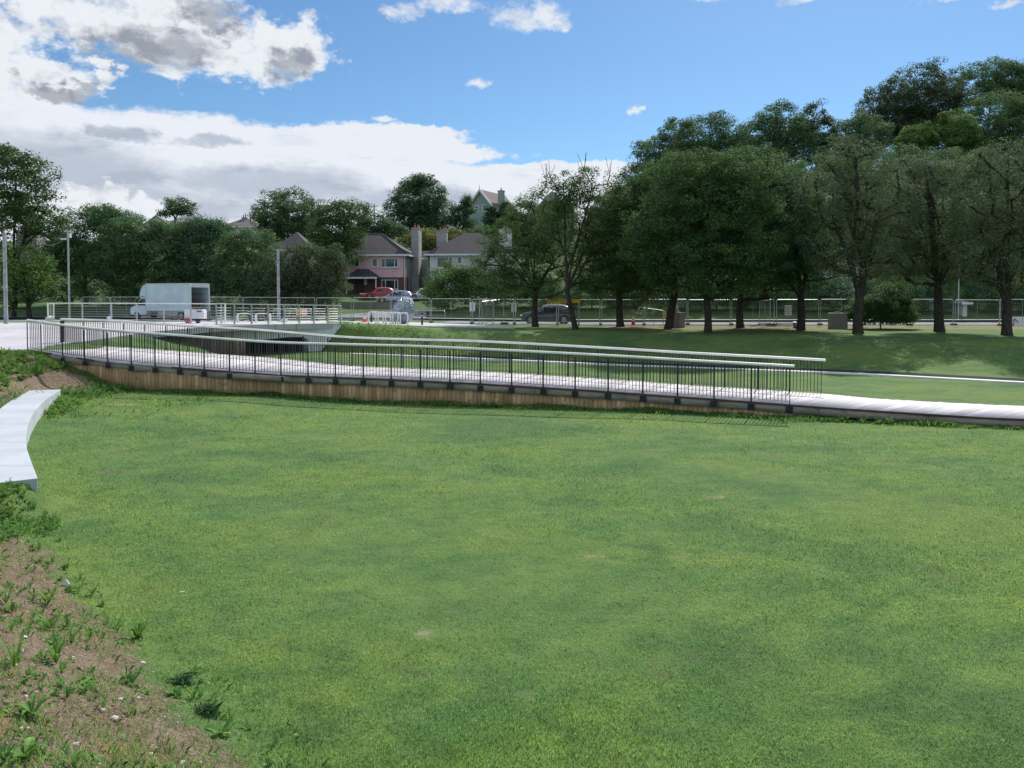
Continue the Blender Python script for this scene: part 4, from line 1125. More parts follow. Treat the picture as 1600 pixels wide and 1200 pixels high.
def window(par, x0, x1, z0, z1, y=0.0, mull=(), name='window', sill=True):
    """framed window in a wall facing -y; glass is a sub-part"""
    f = MB(); t = 0.075
    yy = y - 0.03
    f.box(((x0 + x1) / 2, yy, z1 - t / 2), (x1 - x0, 0.09, t)); f.box(((x0 + x1) / 2, yy, z0 + t / 2), (x1 - x0, 0.09, t))
    f.box((x0 + t / 2, yy, (z0 + z1) / 2), (t, 0.085, z1 - z0 - 2 * t)); f.box((x1 - t / 2, yy, (z0 + z1) / 2), (t, 0.085, z1 - z0 - 2 * t))
    for q in mull: xm = lerp(x0, x1, q); f.box((xm, yy, (z0 + z1) / 2), (0.09, 0.08, z1 - z0 - 2 * t))
    o = f.build(name, M['upvc'], par)
    g = MB(); g.box(((x0 + x1) / 2, y - 0.012, (z0 + z1) / 2), (x1 - x0 - 2 * t, 0.02, z1 - z0 - 2 * t)); g.build('glass', M['glass'], o)
    if sill:
        s = MB(); s.box(((x0 + x1) / 2, y - 0.07, z0 - 0.05), (x1 - x0 + 0.16, 0.16, 0.09)); s.build('sill', M['upvc'], o)
    return o

def chimney(par, x, y, z0, z1, w_, d_, mat, pots=2, name='chimney'):
    c = MB(); c.box((x, y, (z0 + z1) / 2), (w_, d_, z1 - z0)); c.box((x, y, z1 + 0.06), (w_ + 0.12, d_ + 0.12, 0.14)); o = c.build(name, mat, par)
    for k in range(pots):
        px_ = x + (k - (pots - 1) / 2) * 0.42
        q = MB(); q.lathe([(0.14, 0), (0.13, 0.1), (0.10, 0.38), (0.125, 0.42), (0.125, 0.48)], (px_, y, z1 + 0.13), 10); q.build('chimney_pot', M['pot'], o)
    return o

# pink house: front wall at 98 m, photo columns 548..634
PH = P(634, 462, 97.5); s98 = 97.5 / F
def hz(py, d=97.5): return float(P(634, py, d).z)
gz0 = hz(462)
ph = thing('house', 'pink rendered two-storey house with red brick ground floor and brown hipped roof', 'house', (PH.x, PH.y, gz0), R(-5))
HL = -11.6                       # left end (joined neighbour hidden by trees)
ze = hz(399) - gz0; zb_ = hz(433.2) - gz0; zr = hz(361.5) - gz0
wl = MB(); wl.box((HL / 2 - 0.15, 4.2, (ze + zb_) / 2), (-HL - 0.3, 8.4, ze - zb_)); wl.build('pink_wall', M['pink'], ph)
wl = MB(); wl.box((HL / 2, 4.23, zb_ / 2 - 0.4), (-HL + 0.02, 8.42, zb_ + 0.8)); wl.build('brick_wall', M['redbrick'], ph)
wl = MB(); wl.box((0.02, 5.0, ze / 2 - 0.5), (0.10, 6.8, ze + 0.95)); wl.box((-0.14, 4.2, (ze + zb_) / 2 + 0.002), (0.285, 8.43, ze - zb_)); wl.build('side_wall', M['grender'], ph)
rf = MB(); A_, B_ = hip_roof(rf, HL, 0, 0, 8.4, ze + 0.08, zr - ze, 0.42, 4.6); rfo = rf.build('roof', M['tiles'], ph)
rg_ = MB(); rg_.tube([A_, B_], 0.09, 6); rg_.tube([B_, (0.42, -0.42, ze + 0.12)], 0.085, 6); rg_.tube([B_, (0.42, 8.82, ze + 0.12)], 0.085, 6); rg_.build('ridge_tiles', M['tiles_dark'], rfo)
fc = MB(); fc.box((HL / 2, -0.47, ze + 0.02), (-HL + 0.9, 0.09, 0.24)); fc.box((0.47, 4.2, ze + 0.02), (0.09, 9.2, 0.24)); fc.build('fascia', M['upvc'], ph)
dp = MB(); dp.tube([(-0.02, -0.40, ze - 0.1), (-0.12, -0.08, ze - 0.4), (-0.12, -0.08, -0.3)], 0.05, 8); dp.build('downpipe', M['upvc'], ph)
def hx(px): return (px - 634) * s98 / math.cos(R(5)) * 1.0
window(ph, hx(595.5), hx(622), hz(417.5) - gz0, hz(403.5) - gz0, 0, (0.24, 0.80))
window(ph, hx(581.5), hx(589.5), hz(417) - gz0, hz(404) - gz0, 0)
window(ph, hx(553), hx(560.5), hz(416.5) - gz0, hz(404) - gz0, 0)
window(ph, hx(596), hx(622), hz(452) - gz0, hz(437) - gz0, -0.03, (0.24, 0.80))
por = MB(); hip_roof(por, hx(547), hx(592), -1.9, 0.1, hz(434) - gz0, hz(420.5) - hz(434), 0.2, 1.3, 0.16); por.build('porch_roof', M['tiles_dark'], ph)
pf = MB(); pf.box(((hx(547) + hx(592)) / 2, -2.13, hz(434.6) - gz0), (hx(592) - hx(547) + 0.5, 0.07, 0.22)); pf.build('porch_fascia', M['upvc'], ph)
for qx in (593, 547):
    pp = MB(); pp.box((hx(qx), -1.9, (hz(434.6) - gz0) / 2 - 0.3), (0.12, 0.12, hz(434.6) - gz0 + 0.5)); pp.build('porch_post', M['upvc'], ph)
dd = MB(); dd.box((hx(561), -0.06, 1.0), (1.0, 0.08, 2.1)); dd.build('front_door', simple('dark_door', (0.03, 0.025, 0.03), 0.4), ph)
dd = MB(); dd.box((hx(570.3), -0.055, 1.75), (0.38, 0.05, 0.75)); dd.build('letterbox_panel', M['upvc'], ph)
chimney(ph, 0.52, 4.2, -0.9, hz(358) - gz0 + 0.35, 0.95, 2.0, M['grender'])
# neighbouring white and grey house
NH = P(669, 462, 97.0)
nh = thing('house', 'white rendered house with brown hipped roof, half hidden by a bright green bush', 'house', (NH.x, NH.y, gz0), R(-2))
ze2 = hz(398.5, 97) - gz0; W2 = 10.5
wl = MB(); wl.box((W2 / 2 + 0.1, 4.0, ze2 / 2 - 0.5), (W2 - 0.2, 8.0, ze2 + 1)); wl.build('white_wall', M['wrender'], nh)
wl = MB(); wl.box((-0.03, 4.1, ze2 / 2 - 0.5), (0.1, 7.9, ze2 + 0.98)); wl.box((-1.1, 7.0, ze2 / 2 - 0.6), (2.2, 0.3, ze2 + 0.9)); wl.box((-1.1, 7.6, ze2 + 0.5), (2.3, 0.9, 0.9)); wl.build('side_wall', M['grender'], nh)
rf = MB(); hip_roof(rf, 0, W2, 0, 8.0, ze2 + 0.08, hz(361) - hz(398.5), 0.42, 4.7); rf.build('roof', M['tiles'], nh)
fc = MB(); fc.box((W2 / 2, -0.47, ze2 + 0.02), (W2 + 0.9, 0.09, 0.22)); fc.box((-0.47, 4.0, ze2 + 0.02), (0.09, 8.9, 0.22)); fc.build('fascia', M['upvc'], nh)
s97 = 97 / F
window(nh, (683 - 669) * s97, (707 - 669) * s97, ze2 - 1.6, ze2 - 0.25, 0, (0.75,))
window(nh, (715 - 669) * s97, (722 - 669) * s97, ze2 - 1.1, ze2 - 0.25, 0)
chimney(nh, 1.35, 3.4, ze2 - 0.2, hz(358.5, 97) - gz0, 1.35, 1.0, M['grender'])
chimney(nh, 9.6, 3.4, ze2 - 0.2, hz(357, 97) - gz0, 1.6, 1.0, M['wrender'])
dp = MB(); dp.tube([(-0.35, 7.2, ze2), (-0.35, 7.2, -0.3)], 0.05, 8); dp.build('downpipe', M['upvc'], nh)

# green gabled house on the skyline (gable faces the camera, ridge runs back to the right)
GH = P(751, 372, 140); zg0 = GH.z
gh = thing('house', 'pale green house with steep bargeboarded gable and two arched windows on the skyline', 'house', (GH.x, GH.y, zg0), R(-28))
s140 = 140 / F
wH = (P(760, 326, 140).z - zg0); ap = (P(760, 296, 140).z - zg0); hw = 3.0
g = MB(); g.prism([(-hw, -4), (hw, -4), (hw, wH), (0, ap - 0.15), (-hw, wH)], 9.0, 'y'); g.build('wall', M['greenrender'], gh)
r_ = MB()
sl = (ap - wH) / hw
r_.prism([(-hw - 0.5, wH - 0.5 * sl), (0, ap), (hw + 1.4, wH - 1.4 * sl), (hw + 1.4, wH - 1.4 * sl - 0.14), (0, ap - 0.14), (-hw - 0.5, wH - 0.5 * sl - 0.14)], 9.6, 'y', -0.35); r_.build('roof', M['slate'], gh)
bb = MB()
for sx_, ex in ((-1, 0.55), (1, 1.45)):
    bb.bar((0, -0.42, ap - 0.12), (sx_ * (hw + ex), -0.42, wH - ex * sl - 0.12), 0.10, 0.34)
bb.build('bargeboards', M['upvc'], gh)
fi = MB(); fi.lathe([(0.05, 0), (0.10, 0.35), (0.03, 0.55), (0.02, 1.1)], (0, -0.4, ap - 0.1), 8); fi.build('finial', M['upvc'], gh)
for x_ in (-0.80, 0.80):
    zb0 = P(760, 331, 140).z - zg0; zt0 = P(760, 320, 140).z - zg0
    arc = [(0.34 * math.cos(a), zt0 - 0.34 + 0.34 * math.sin(a)) for a in np.linspace(0, math.pi, 9)]
    f = MB(); f.prism([(x_ + 0.12 * (1 if a_ > 0 else -1) + a_, b2) for a_, b2 in [(0.34, zb0)] + arc + [(-0.34, zb0)]], 0.1, 'y', -0.06); fo = f.build('window', M['upvc'], gh)
    q = MB(); q.prism([(x_ + a_ * 0.86 , b2 - 0.07) for a_, b2 in [(0.34, zb0 + 0.2)] + arc + [(-0.34, zb0 + 0.2)]], 0.03, 'y', -0.08); q.build('glass', M['glass'], fo)
    tt = MB(); tt.box((x_, -0.10, (zb0 + zt0) / 2), (0.7, 0.03, 0.08)); tt.build('transom', M['upvc'], fo)
window(gh, 0.35, 1.15, P(760, 352, 140).z - zg0, P(760, 341, 140).z - zg0, 0, ())
chimney(gh, 2.5, 3.2, wH - 2, P(760, 297, 140).z - zg0, 0.95, 0.9, M['greenrender'], 1)

def small_house(label, px0, px1, pe, pr, d, mat, rmat, rz=0.0, chim=None, gable=False, name='house', ri=None):
    q = P((px0 + px1) / 2, pe, d); w_ = (px1 - px0) * d / F
    g0 = Hs(q.x, q.y + 3); h_ = q.z - g0
    t = thing(name, label, 'house', (q.x, q.y, g0), R(rz))
    rise = P(px0, pr, d + 3).z - q.z
    if gable:
        m_ = MB(); m_.prism([(-w_ / 2, -1), (w_ / 2, -1), (w_ / 2, h_), (0, h_ + rise), (-w_ / 2, h_)], 7, 'y'); m_.build('wall', mat, t)
        k = rise / (w_ / 2); r2 = MB(); r2.prism([(-w_ / 2 - 0.3, h_ - 0.3 * k), (0, h_ + rise), (w_ / 2 + 0.3, h_ - 0.3 * k), (w_ / 2 + 0.3, h_ - 0.3 * k + 0.16), (0, h_ + rise + 0.16), (-w_ / 2 - 0.3, h_ - 0.3 * k + 0.16)], 7.6, 'y', -0.3); ro = r2.build('roof', rmat, t)
    else:
        m_ = MB(); m_.box((0, 3.5, h_ / 2 - 0.5), (w_ - 0.6, 7, h_ + 1)); m_.build('wall', mat, t)
        r2 = MB(); hip_roof(r2, -w_ / 2 + 0.3, w_ / 2 - 0.3, 0, 7, h_ + 0.05, rise, 0.35, ri); ro = r2.build('roof', rmat, t)
        f = MB(); f.box((0, -0.40, h_), (w_ + 0.1, 0.08, 0.2)); f.build('fascia', M['upvc'], t)
    if h_ > 2.6:
        for x_ in (-0.25, 0.25): window(t, x_ * w_ - 0.55, x_ * w_ + 0.55, h_ - 1.7, h_ - 0.5, 0 if gable else 0.0, (0.5,))
    if chim:
        for c_ in chim: chimney(ro, c_[0] * w_, 3.4, h_ + rise * 0.4, h_ + rise * c_[1], 0.9, 0.7, M['grender'], 2)
    return t
small_house('hip-roofed house with brown roof half hidden behind the bronze bush', 424, 488, 391, 363, 104, M['wrender'], M['tiles'], 3, None, False, ri=3.4)
small_house('skyline house with low pale grey gable, left of the skyline tree', 226, 262, 352, 340, 150, M['wrender'], M['greyroof'], 10, [(-0.1, 1.25)], True)
small_house('skyline house with long pale grey roof under the small skyline tree', 248, 325, 352, 338, 156, M['wrender'], M['greyroof'], 0, None, False, ri=3.5)
small_house('skyline house with dark red-brown hipped roof and grey chimney', 343, 405, 355, 342, 150, M['wrender'], M['slate'], 0, [(-0.02, 1.1)], False, ri=3.2)
small_house('large grey roofed house on the skyline behind the slim leaning tree', 828, 900, 335, 299, 145, M['grender'], M['greyroof'], 0, None, False, ri=4.2)
small_house('brown roofed low building seen through the left tree of the row', 790, 850, 452, 428, 90, M['redbrick'], M['tiles'], 0, None, False, ri=2.2)
small_house('grey-blue roofed house glimpsed through the olive tree with rising limbs', 1285, 1345, 412, 392, 92, M['wrender'], M['greyroof'], 0, None, False, ri=2.4)
small_house('pale shed glimpsed behind the fence near the right edge', 1500, 1516, 474, 470, 76.5, M['wrender'], M['greyroof'], 0, None, False, name='shed', ri=0.9)
# stone tower-like building at far left
q = P(42, 385, 104); g0 = Hs(q.x, q.y)
tb = thing('stone_building', 'old stone chimney-topped building behind the trees at the far left', 'building', (q.x, q.y, g0), R(12))
zt_ = P(42, 362, 104).z - g0
m_ = MB(); m_.box((0, 1.5, zt_ / 2 - 0.5), (2.4, 3, zt_ + 1)); m_.build('wall', M['stone'], tb, bevel=0.04)
m_ = MB(); m_.box((0, 1.5, zt_ + 0.1), (2.7, 3.3, 0.22)); m_.build('coping', M['stone'], tb)
m_ = MB(); m_.box((-0.85, 1.2, zt_ + 0.45), (0.5, 0.8, 0.6)); m_.build('chimney', M['stone'], tb)
m_ = MB(); m_.box((-0.75, -0.02, zt_ - 1.5), (0.5, 0.06, 1.3)); m_.build('window', M['glass'], tb)

# low garden walls and hedge in front of the houses
gw = thing('garden_wall', 'low pale garden wall in front of the pink house', 'wall', tuple(P(600, 476, 84)))
m_ = MB(); m_.box((-1.2, 0, -0.1), (7.0, 0.22, 0.65)); m_.box((-1.2, 0, 0.25), (7.1, 0.3, 0.07)); m_.box((2.5, 0, 0.1), (0.35, 0.35, 1.0)); m_.build('wall', M['stone'], gw)

# ------------------------------------------------------------------ vehicles
def wheel(par, x, y, r, w_, rimmat, name='wheel', side=-1):
    t = MB(); t.lathe([(r * 0.62, -w_ / 2), (r * 0.93, -w_ / 2), (r, -w_ * 0.35), (r, w_ * 0.35), (r * 0.93, w_ / 2), (r * 0.62, w_ / 2)], (x, y, r), 22, 'y'); o = t.build(name, M['rubber'], par, smooth=True)
    rr = MB(); yy = side * w_ / 2
    rr.lathe([(r * 0.64, -0.01), (r * 0.64, 0.012), (r * 0.56, 0.015), (r * 0.56, -0.01)], (x, y + yy, r), 20, 'y')
    for k in range(5):
        a = k * 2 * math.pi / 5
        rr.bar((x + 0.04 * math.cos(a), y + yy, r + 0.04 * math.sin(a)), (x + r * 0.58 * math.cos(a), y + yy, r + r * 0.58 * math.sin(a)), 0.07, 0.03)
    rr.lathe([(r * 0.16, -0.02), (r * 0.14, 0.02)], (x, y + yy, r), 10, 'y')
    rr.build('rim', rimmat, o)
    return o

def car(name, label, loc, rz, paint, L_=4.3, H_=1.5, W_=1.78, style='hatch', group=None):
    """body lofted from stations along x (front = +x); side glass, lamps, wheels as parts"""
    t = thing(name, label, 'car', loc, rz, group)
    suv = style == 'suv'
    # x (fraction), bottom z, belt z, roof z, half width at belt, half width at roof
    hood = 0.60 if suv else 0.56
    st = [(0.5, .30, .52, .56, .62, .50), (0.485, .22, .58, .64, .76, .62), (0.44, .20, .64, .70, .85, .70), (0.33, .19, .66, .76, .88, .74), (0.235, .18, .66, .80, .89, .74),
          (0.13, .18, .66, 1.13, .89, .60), (0.04, .18, .665, 1.36, .89, .58), (-0.08, .18, .67, 1.46, .89, .58), (-0.22, .18, .68, 1.47, .89, .57), (-0.34, .19, .70, 1.42, .88, .56),
          (-0.42, .21, .72, 1.32, .87, .55), (-0.475, .26, .72, 1.00, .84, .58), (-0.495, .32, .70, .86, .80, .62), (-0.5, .38, .62, .74, .74, .60)]
    if suv: st = [({0.33: 0.40, 0.235: 0.325, 0.13: 0.21, 0.04: 0.09, -0.42: -0.435}.get(a, a), b2, c2 * 1.10 if i < 6 else c2, d2 * 1.16 if i < 5 else d2, e2, f2) for i, (a, b2, c2, d2, e2, f2) in enumerate(st)]
    k = H_ / 1.48; kw = W_ / 1.78
    V = []; Fc = []
    for (fx, zb1, zbelt, zr1, wb, wr) in st:
        x_ = fx * L_; zb1 *= k; zbelt = zbelt * k * (1.06 if suv else 1.0); zr1 *= k; wb *= kw; wr *= kw
        zbelt = min(zbelt * 1.22, zr1 - 0.02)
        ring = [(0, zb1), (wb * 0.80, zb1), (wb * 0.96, zb1 + 0.07), (wb, (zb1 + zbelt) * 0.52), (wb * 0.97, zbelt), (lerp(wb * 0.95, wr, 0.93), lerp(zbelt, zr1, 0.86)), (wr * 0.86, zr1 - 0.015), (0, zr1 + 0.01)]
        V.append([(x_, -y_, z_) for y_, z_ in ring] + [(x_, y_, z_) for y_, z_ in ring[::-1][1:-1]])
    n = len(V[0]); m_ = len(V)
    mb = MB(); vs = [v for r2 in V for v in r2]
    fs = [(i * n + a, i * n + (a + 1) % n, (i + 1) * n + (a + 1) % n, (i + 1) * n + a) for i in range(m_ - 1) for a in range(n)]
    fs += [tuple(range(n)), tuple((m_ - 1) * n + a for a in range(n - 1, -1, -1))]
    mb.add(vs, fs); bo_ = mb.build('body', paint, t, smooth=True)
    # glasshouse: offset quads between belt and shoulder rings
    def quad_strip(idx0, idx1, i0, i1, shrink, nm, mat, par=t, push=0.012):
        for sgn, (a_, b_) in ((-1, (idx0, idx1)), (1, (n - idx0, n - idx1))):
            g = MB(); P0, P1, P2, P3 = [np.array(V[i][j]) for i, j in ((i0, a_), (i1, a_), (i1, b_), (i0, b_))]
            c_ = (P0 + P1 + P2 + P3) / 4
            nn = np.cross(P1 - P0, P3 - P0); nn /= np.linalg.norm(nn); nn *= np.sign(nn[1]) * sgn
            q = [c_ + (p_ - c_) * shrink + nn * push for p_ in (P0, P1, P2, P3)]
            q2 = [p_ - nn * 0.03 for p_ in q]
            g.add(q + q2, [(0, 1, 2, 3), (7, 6, 5, 4), (0, 4, 5, 1), (1, 5, 6, 2), (2, 6, 7, 3), (3, 7, 4, 0)]); g.build(nm, mat, par)
    quad_strip(4, 5, 5, 6, 0.86, 'side_window', M['carglass']); quad_strip(4, 5, 6, 8, 0.90, 'side_window', M['carglass']); quad_strip(4, 5, 8, 10, 0.86, 'side_window', M['carglass'])
    # windscreen and rear screen
    for (i0, i1, sh, nm) in ((4, 6, 0.90, 'windscreen'), (10, 12, 0.84, 'rear_window')):
        a = [np.array(V[i0][6]), np.array(V[i0][n - 6]), np.array(V[i1][n - 6]), np.array(V[i1][6])]
        c_ = sum(a) / 4; nn = np.cross(a[1] - a[0], a[3] - a[0]); nn /= np.linalg.norm(nn); nn *= np.sign(nn[2])
        q = [c_ + (p_ - c_) * sh + nn * 0.05 for p_ in a]; q2 = [p_ - nn * 0.07 for p_ in q]
        g = MB(); g.add(q + q2, [(0, 1, 2, 3), (7, 6, 5, 4), (0, 4, 5, 1), (1, 5, 6, 2), (2, 6, 7, 3), (3, 7, 4, 0)]); g.build(nm, M['carglass'], t)
    rw = 0.335 if not suv else 0.36
    for fx in (0.315, -0.305):
        for sgn in (-1, 1):
            ar = MB(); ar.lathe([(rw * 1.16, -0.02), (rw * 1.16, 0.02)], (fx * L_, sgn * W_ / 2 * 0.985, rw), 20, 'y'); ar.build('wheel_arch', M['black'], t)
            wheel(t, fx * L_, sgn * (W_ / 2 - 0.08), rw, 0.2, M['alloy'], side=sgn)
    for sgn in (-1, 1):
        h = MB(); h.box((0.478 * L_, sgn * W_ * 0.36, 0.66 * k), (0.16, 0.30, 0.13), rz=-sgn * 0.5); h.build('headlight', M['lampclear'], t, bevel=0.02)
        h = MB(); h.box((-0.488 * L_, sgn * W_ * 0.40, 0.84 * k), (0.14, 0.20, 0.26), rz=sgn * 0.35); h.build('tail_light', M['lampred'], t, bevel=0.02)
        h = MB(); h.box((0.165 * L_, sgn * (W_ / 2 + 0.06), 0.92 * k), (0.12, 0.17, 0.11)); h.build('wing_mirror', paint, t, bevel=0.02)
    g = MB(); g.box((0.49 * L_, 0, 0.50 * k), (0.06, W_ * 0.5, 0.16)); g.build('grille', M['black'], t)
    g = MB(); g.box((0, 0, 0.21 * k), (L_ * 0.86, W_ * 0.97, 0.10)); g.build('sill_trim', M['black'], t)
    if suv:
        for sgn in (-1, 1):
            rr = MB(); rr.tube([(0.08 * L_, sgn * 0.55, 1.36 * k + 0.05), (-0.08 * L_, sgn * 0.57, 1.47 * k + 0.04), (-0.34 * L_, sgn * 0.55, 1.43 * k + 0.04)], 0.02, 6); rr.build('roof_rail', M['alloy'], t)
        gx_ = MB(); gx_.box((-0.497 * L_, 0, 0.62 * k), (0.03, 0.5, 0.12)); gx_.build('number_plate', M['signwhite'], t)
    return t

zroad = float(roadz(np.array([3.0]), 0)[0]) + 0.07
q = P(855, 507, 65.5); car('car', 'dark grey estate-shaped car driving left on the road behind the first two trees', (q.x, q.y, zroad), math.pi, M['darkpaint'], 4.5, 1.62, 1.84, 'suv')
q = P(590, 465.5, 92); car('car', 'red hatchback parked in front of the pink house', (q.x, q.y, Hs(q.x, q.y) + 0.02), R(205), M['redpaint'], 3.9, 1.45)
q = P(616, 470, 88.5); car('car', 'pale blue-grey hatchback parked before the pink house, nearest of three', (q.x, q.y, P(616, 473.5, 88.5).z), R(186), M['bluepaint'], 4.2, 1.46)
q = P(657, 467, 91); car('car', 'silver-white car parked beside the green bush with its nose to the road', (q.x, q.y, P(657, 469, 91).z), R(215), M['silver'], 4.2, 1.46)
for o_ in [o_ for o_ in bpy.data.objects if o_.type == 'EMPTY' and o_.name.startswith('car') and 'red hatch' in o_['label']]: o_.location.z = P(590, 467.5, 92).z

# box van facing left, rear door open
VZ = float(P(285, 499.5, 66).z)
van = thing('box_van', 'white box van parked facing left with its rear shutter open', 'van', (P(279, 499, 66).x, 66.0, VZ), R(-24))
BX0, BX1 = -2.65, 2.45; BZ0, BZ1 = 0.78, 3.05
def vbox(nm, c, s, mat, par=None, bev=0.0): m2 = MB(); m2.box(c, s); return m2.build(nm, mat, par or van, bevel=bev)
# luton box, open at +x end: four walls and a rounded nose
bodyp = MB()
bodyp.box((( BX0 + BX1) / 2, -1.03, (BZ0 + BZ1) / 2), (BX1 - BX0, 0.05, BZ1 - BZ0)); bodyp.box(((BX0 + BX1) / 2, 1.03, (BZ0 + BZ1) / 2), (BX1 - BX0, 0.05, BZ1 - BZ0))
bodyp.box(((BX0 + BX1) / 2, 0, BZ1 + 0.024), (BX1 - BX0, 2.11, 0.05)); bodyp.box(((BX0 + BX1) / 2, 0, BZ0 - 0.03), (BX1 - BX0, 2.11, 0.06))
bodyp.box((BX0 - 0.025, 0, (BZ0 + BZ1) / 2), (0.05, 2.11, BZ1 - BZ0)); bodyp.build('cargo_box', M['vanshaded'], van)
nose = MB(); nose.prism([(BX0 - 0.06, 1.98), (BX0 - 0.06, 3.02), (BX0 - 0.25, 3.0), (BX0 - 0.5, 2.84), (BX0 - 0.7, 2.55), (BX0 - 0.80, 2.2), (BX0 - 0.82, 1.98)], 2.0, 'y', -1.0); nose.build('roof_deflector', M['vanshaded'], van, bevel=0.05)
fr_ = MB(); fr_.box((BX1 + 0.03, -1.0, (BZ0 + BZ1) / 2), (0.08, 0.12, BZ1 - BZ0)); fr_.box((BX1 + 0.03, 1.0, (BZ0 + BZ1) / 2), (0.08, 0.12, BZ1 - BZ0)); fr_.box((BX1 + 0.03, 0, BZ1 - 0.13), (0.08, 1.88, 0.34)); fr_.build('rear_frame', M['white'], van)
tr_ = MB()
for zz in (BZ0 + 0.01, BZ1 + 0.02): tr_.box(((BX0 + BX1) / 2, -1.065, zz), (BX1 - BX0 + 0.02, 0.03, 0.07))
tr_.box((BX0 + 0.03, -1.065, (BZ0 + BZ1) / 2), (0.06, 0.03, BZ1 - BZ0 - 0.1)); tr_.build('edge_trim', M['alloy'], van)
sh = MB()
for zz in (1.3, 1.75, 2.2): sh.box((0.6, 0.75, zz), (3.3, 0.42, 0.04))
for xx in (-0.9, 0.6, 2.1): sh.box((xx, 0.56, 1.6), (0.04, 0.04, 1.6))
sh.build('shelving', simple('rack_grey', (0.22, 0.22, 0.22), 0.6), van)
for i, (xx, yy, zz, sx_, sz_, cc) in enumerate(((1.6, 0.1, 1.0, 0.7, 0.4, (0.22, 0.16, 0.12)), (1.9, -0.5, 0.96, 0.6, 0.3, (0.3, 0.28, 0.25)), (1.2, 0.3, 1.4, 0.6, 0.35, (0.2, 0.1, 0.08)))):
    tb_ = MB(); tb_.box((xx, yy, zz), (sx_, 0.5, sz_)); o_ = tb_.build('cargo_crate', simple('crate_%d' % i, cc, 0.8), None); o_.matrix_world = van.matrix_basis.copy()
    setp(o_, ['brown crate on the floor inside the open van', 'grey crate nearest the open shutter of the van', 'reddish crate stacked higher inside the open van'][i], 'crate')
cabp = [(BX0 - 0.08, 0.55), (BX0 - 0.08, 1.95), (BX0 - 0.75, 1.93), (BX0 - 1.35, 1.25), (BX0 - 1.95, 1.05), (BX0 - 2.05, 0.85), (BX0 - 2.05, 0.42), (BX0 - 0.08, 0.42)]
c_ = MB(); c_.prism(cabp, 1.86, 'y', -0.93); c_.build('cab', M['vanshaded'], van, bevel=0.06)
for sg in (-1, 1):
    g = MB(); g.prism([(BX0 - 0.18, 1.22), (BX0 - 0.18, 1.80), (BX0 - 0.72, 1.80), (BX0 - 1.20, 1.24)], 0.03, 'y', sg * 0.945 - 0.015); g.build('side_window', M['carglass'], van)
    g = MB(); g.box((BX0 - 2.0, sg * 0.72, 0.88), (0.12, 0.28, 0.2)); g.build('headlight', M['lampclear'], van)
    g = MB(); g.box((BX0 - 0.95, sg * 1.12, 1.45), (0.1, 0.16, 0.32)); g.build('wing_mirror', M['black'], van)
g = MB(); n_ = Vector((-0.68, 0, 0.6)).normalized(); g.bar((BX0 - 0.83, 0, 1.87), (BX0 - 1.33, 0, 1.31), 1.6, 0.05); g.build('windscreen', M['carglass'], van)
g = MB(); g.box((BX0 - 2.06, 0, 0.45), (0.16, 1.9, 0.28)); g.build('bumper', M['black'], van, bevel=0.03)
g = MB(); g.box((-0.2, -0.9, 0.55), (2.3, 0.06, 0.28)); g.build('side_guard', M['galv'], van)
g = MB(); g.box((-0.3, 0, 0.62), (5.3, 0.9, 0.2)); g.build('chassis', M['black'], van)
g = MB(); g.box((BX1 + 0.05, 0, 0.50), (0.1, 1.9, 0.14)); g.build('rear_step', M['galv'], van)
for xx in (BX0 - 1.25, 1.35):
    for sg in (-1, 1): wheel(van, xx, sg * 0.86, 0.34, 0.22, M['galv'], side=sg)

# small white generator trailer
q = P(306, 503.6, 45.5)
ge = thing('generator', 'small white towable generator with red and black wheels behind the bridge railing', 'generator', (q.x, q.y, float(ZT(q.x, q.y)) + 0.05), R(4))
m_ = MB(); m_.prism([(-0.55, 0.25), (0.55, 0.25), (0.56, 0.72), (0.50, 0.80), (-0.52, 0.80), (-0.56, 0.74)], 0.62, 'y', -0.31); m_.build('canopy', M['white'], ge, bevel=0.03)
m_ = MB(); m_.box((0, 0, 0.22), (1.0, 0.5, 0.1)); m_.bar((0.4, 0, 0.2), (0.85, 0, 0.16), 0.06); m_.build('chassis', M['black'], ge)
m_ = MB(); m_.box((0.30, -0.318, 0.70), (0.28, 0.02, 0.08)); m_.build('vent_grille', M['ink'], ge)
m_ = MB(); m_.lathe([(0.17, -0.05), (0.17, 0.05)], (-0.38, -0.3, 0.17), 16, 'y'); m_.build('wheel', M['redpaint'], ge)
m_ = MB(); m_.lathe([(0.14, -0.05), (0.14, 0.05)], (0.22, -0.3, 0.14), 16, 'y'); m_.build('wheel', M['rubber'], ge)
m_ = MB(); m_.tube([(0.2, 0, 0.8), (0.2, 0, 0.92), (0.3, 0, 0.95)], 0.03, 8); m_.build('exhaust', simple('rusty', (0.35, 0.12, 0.07), 0.8), ge)

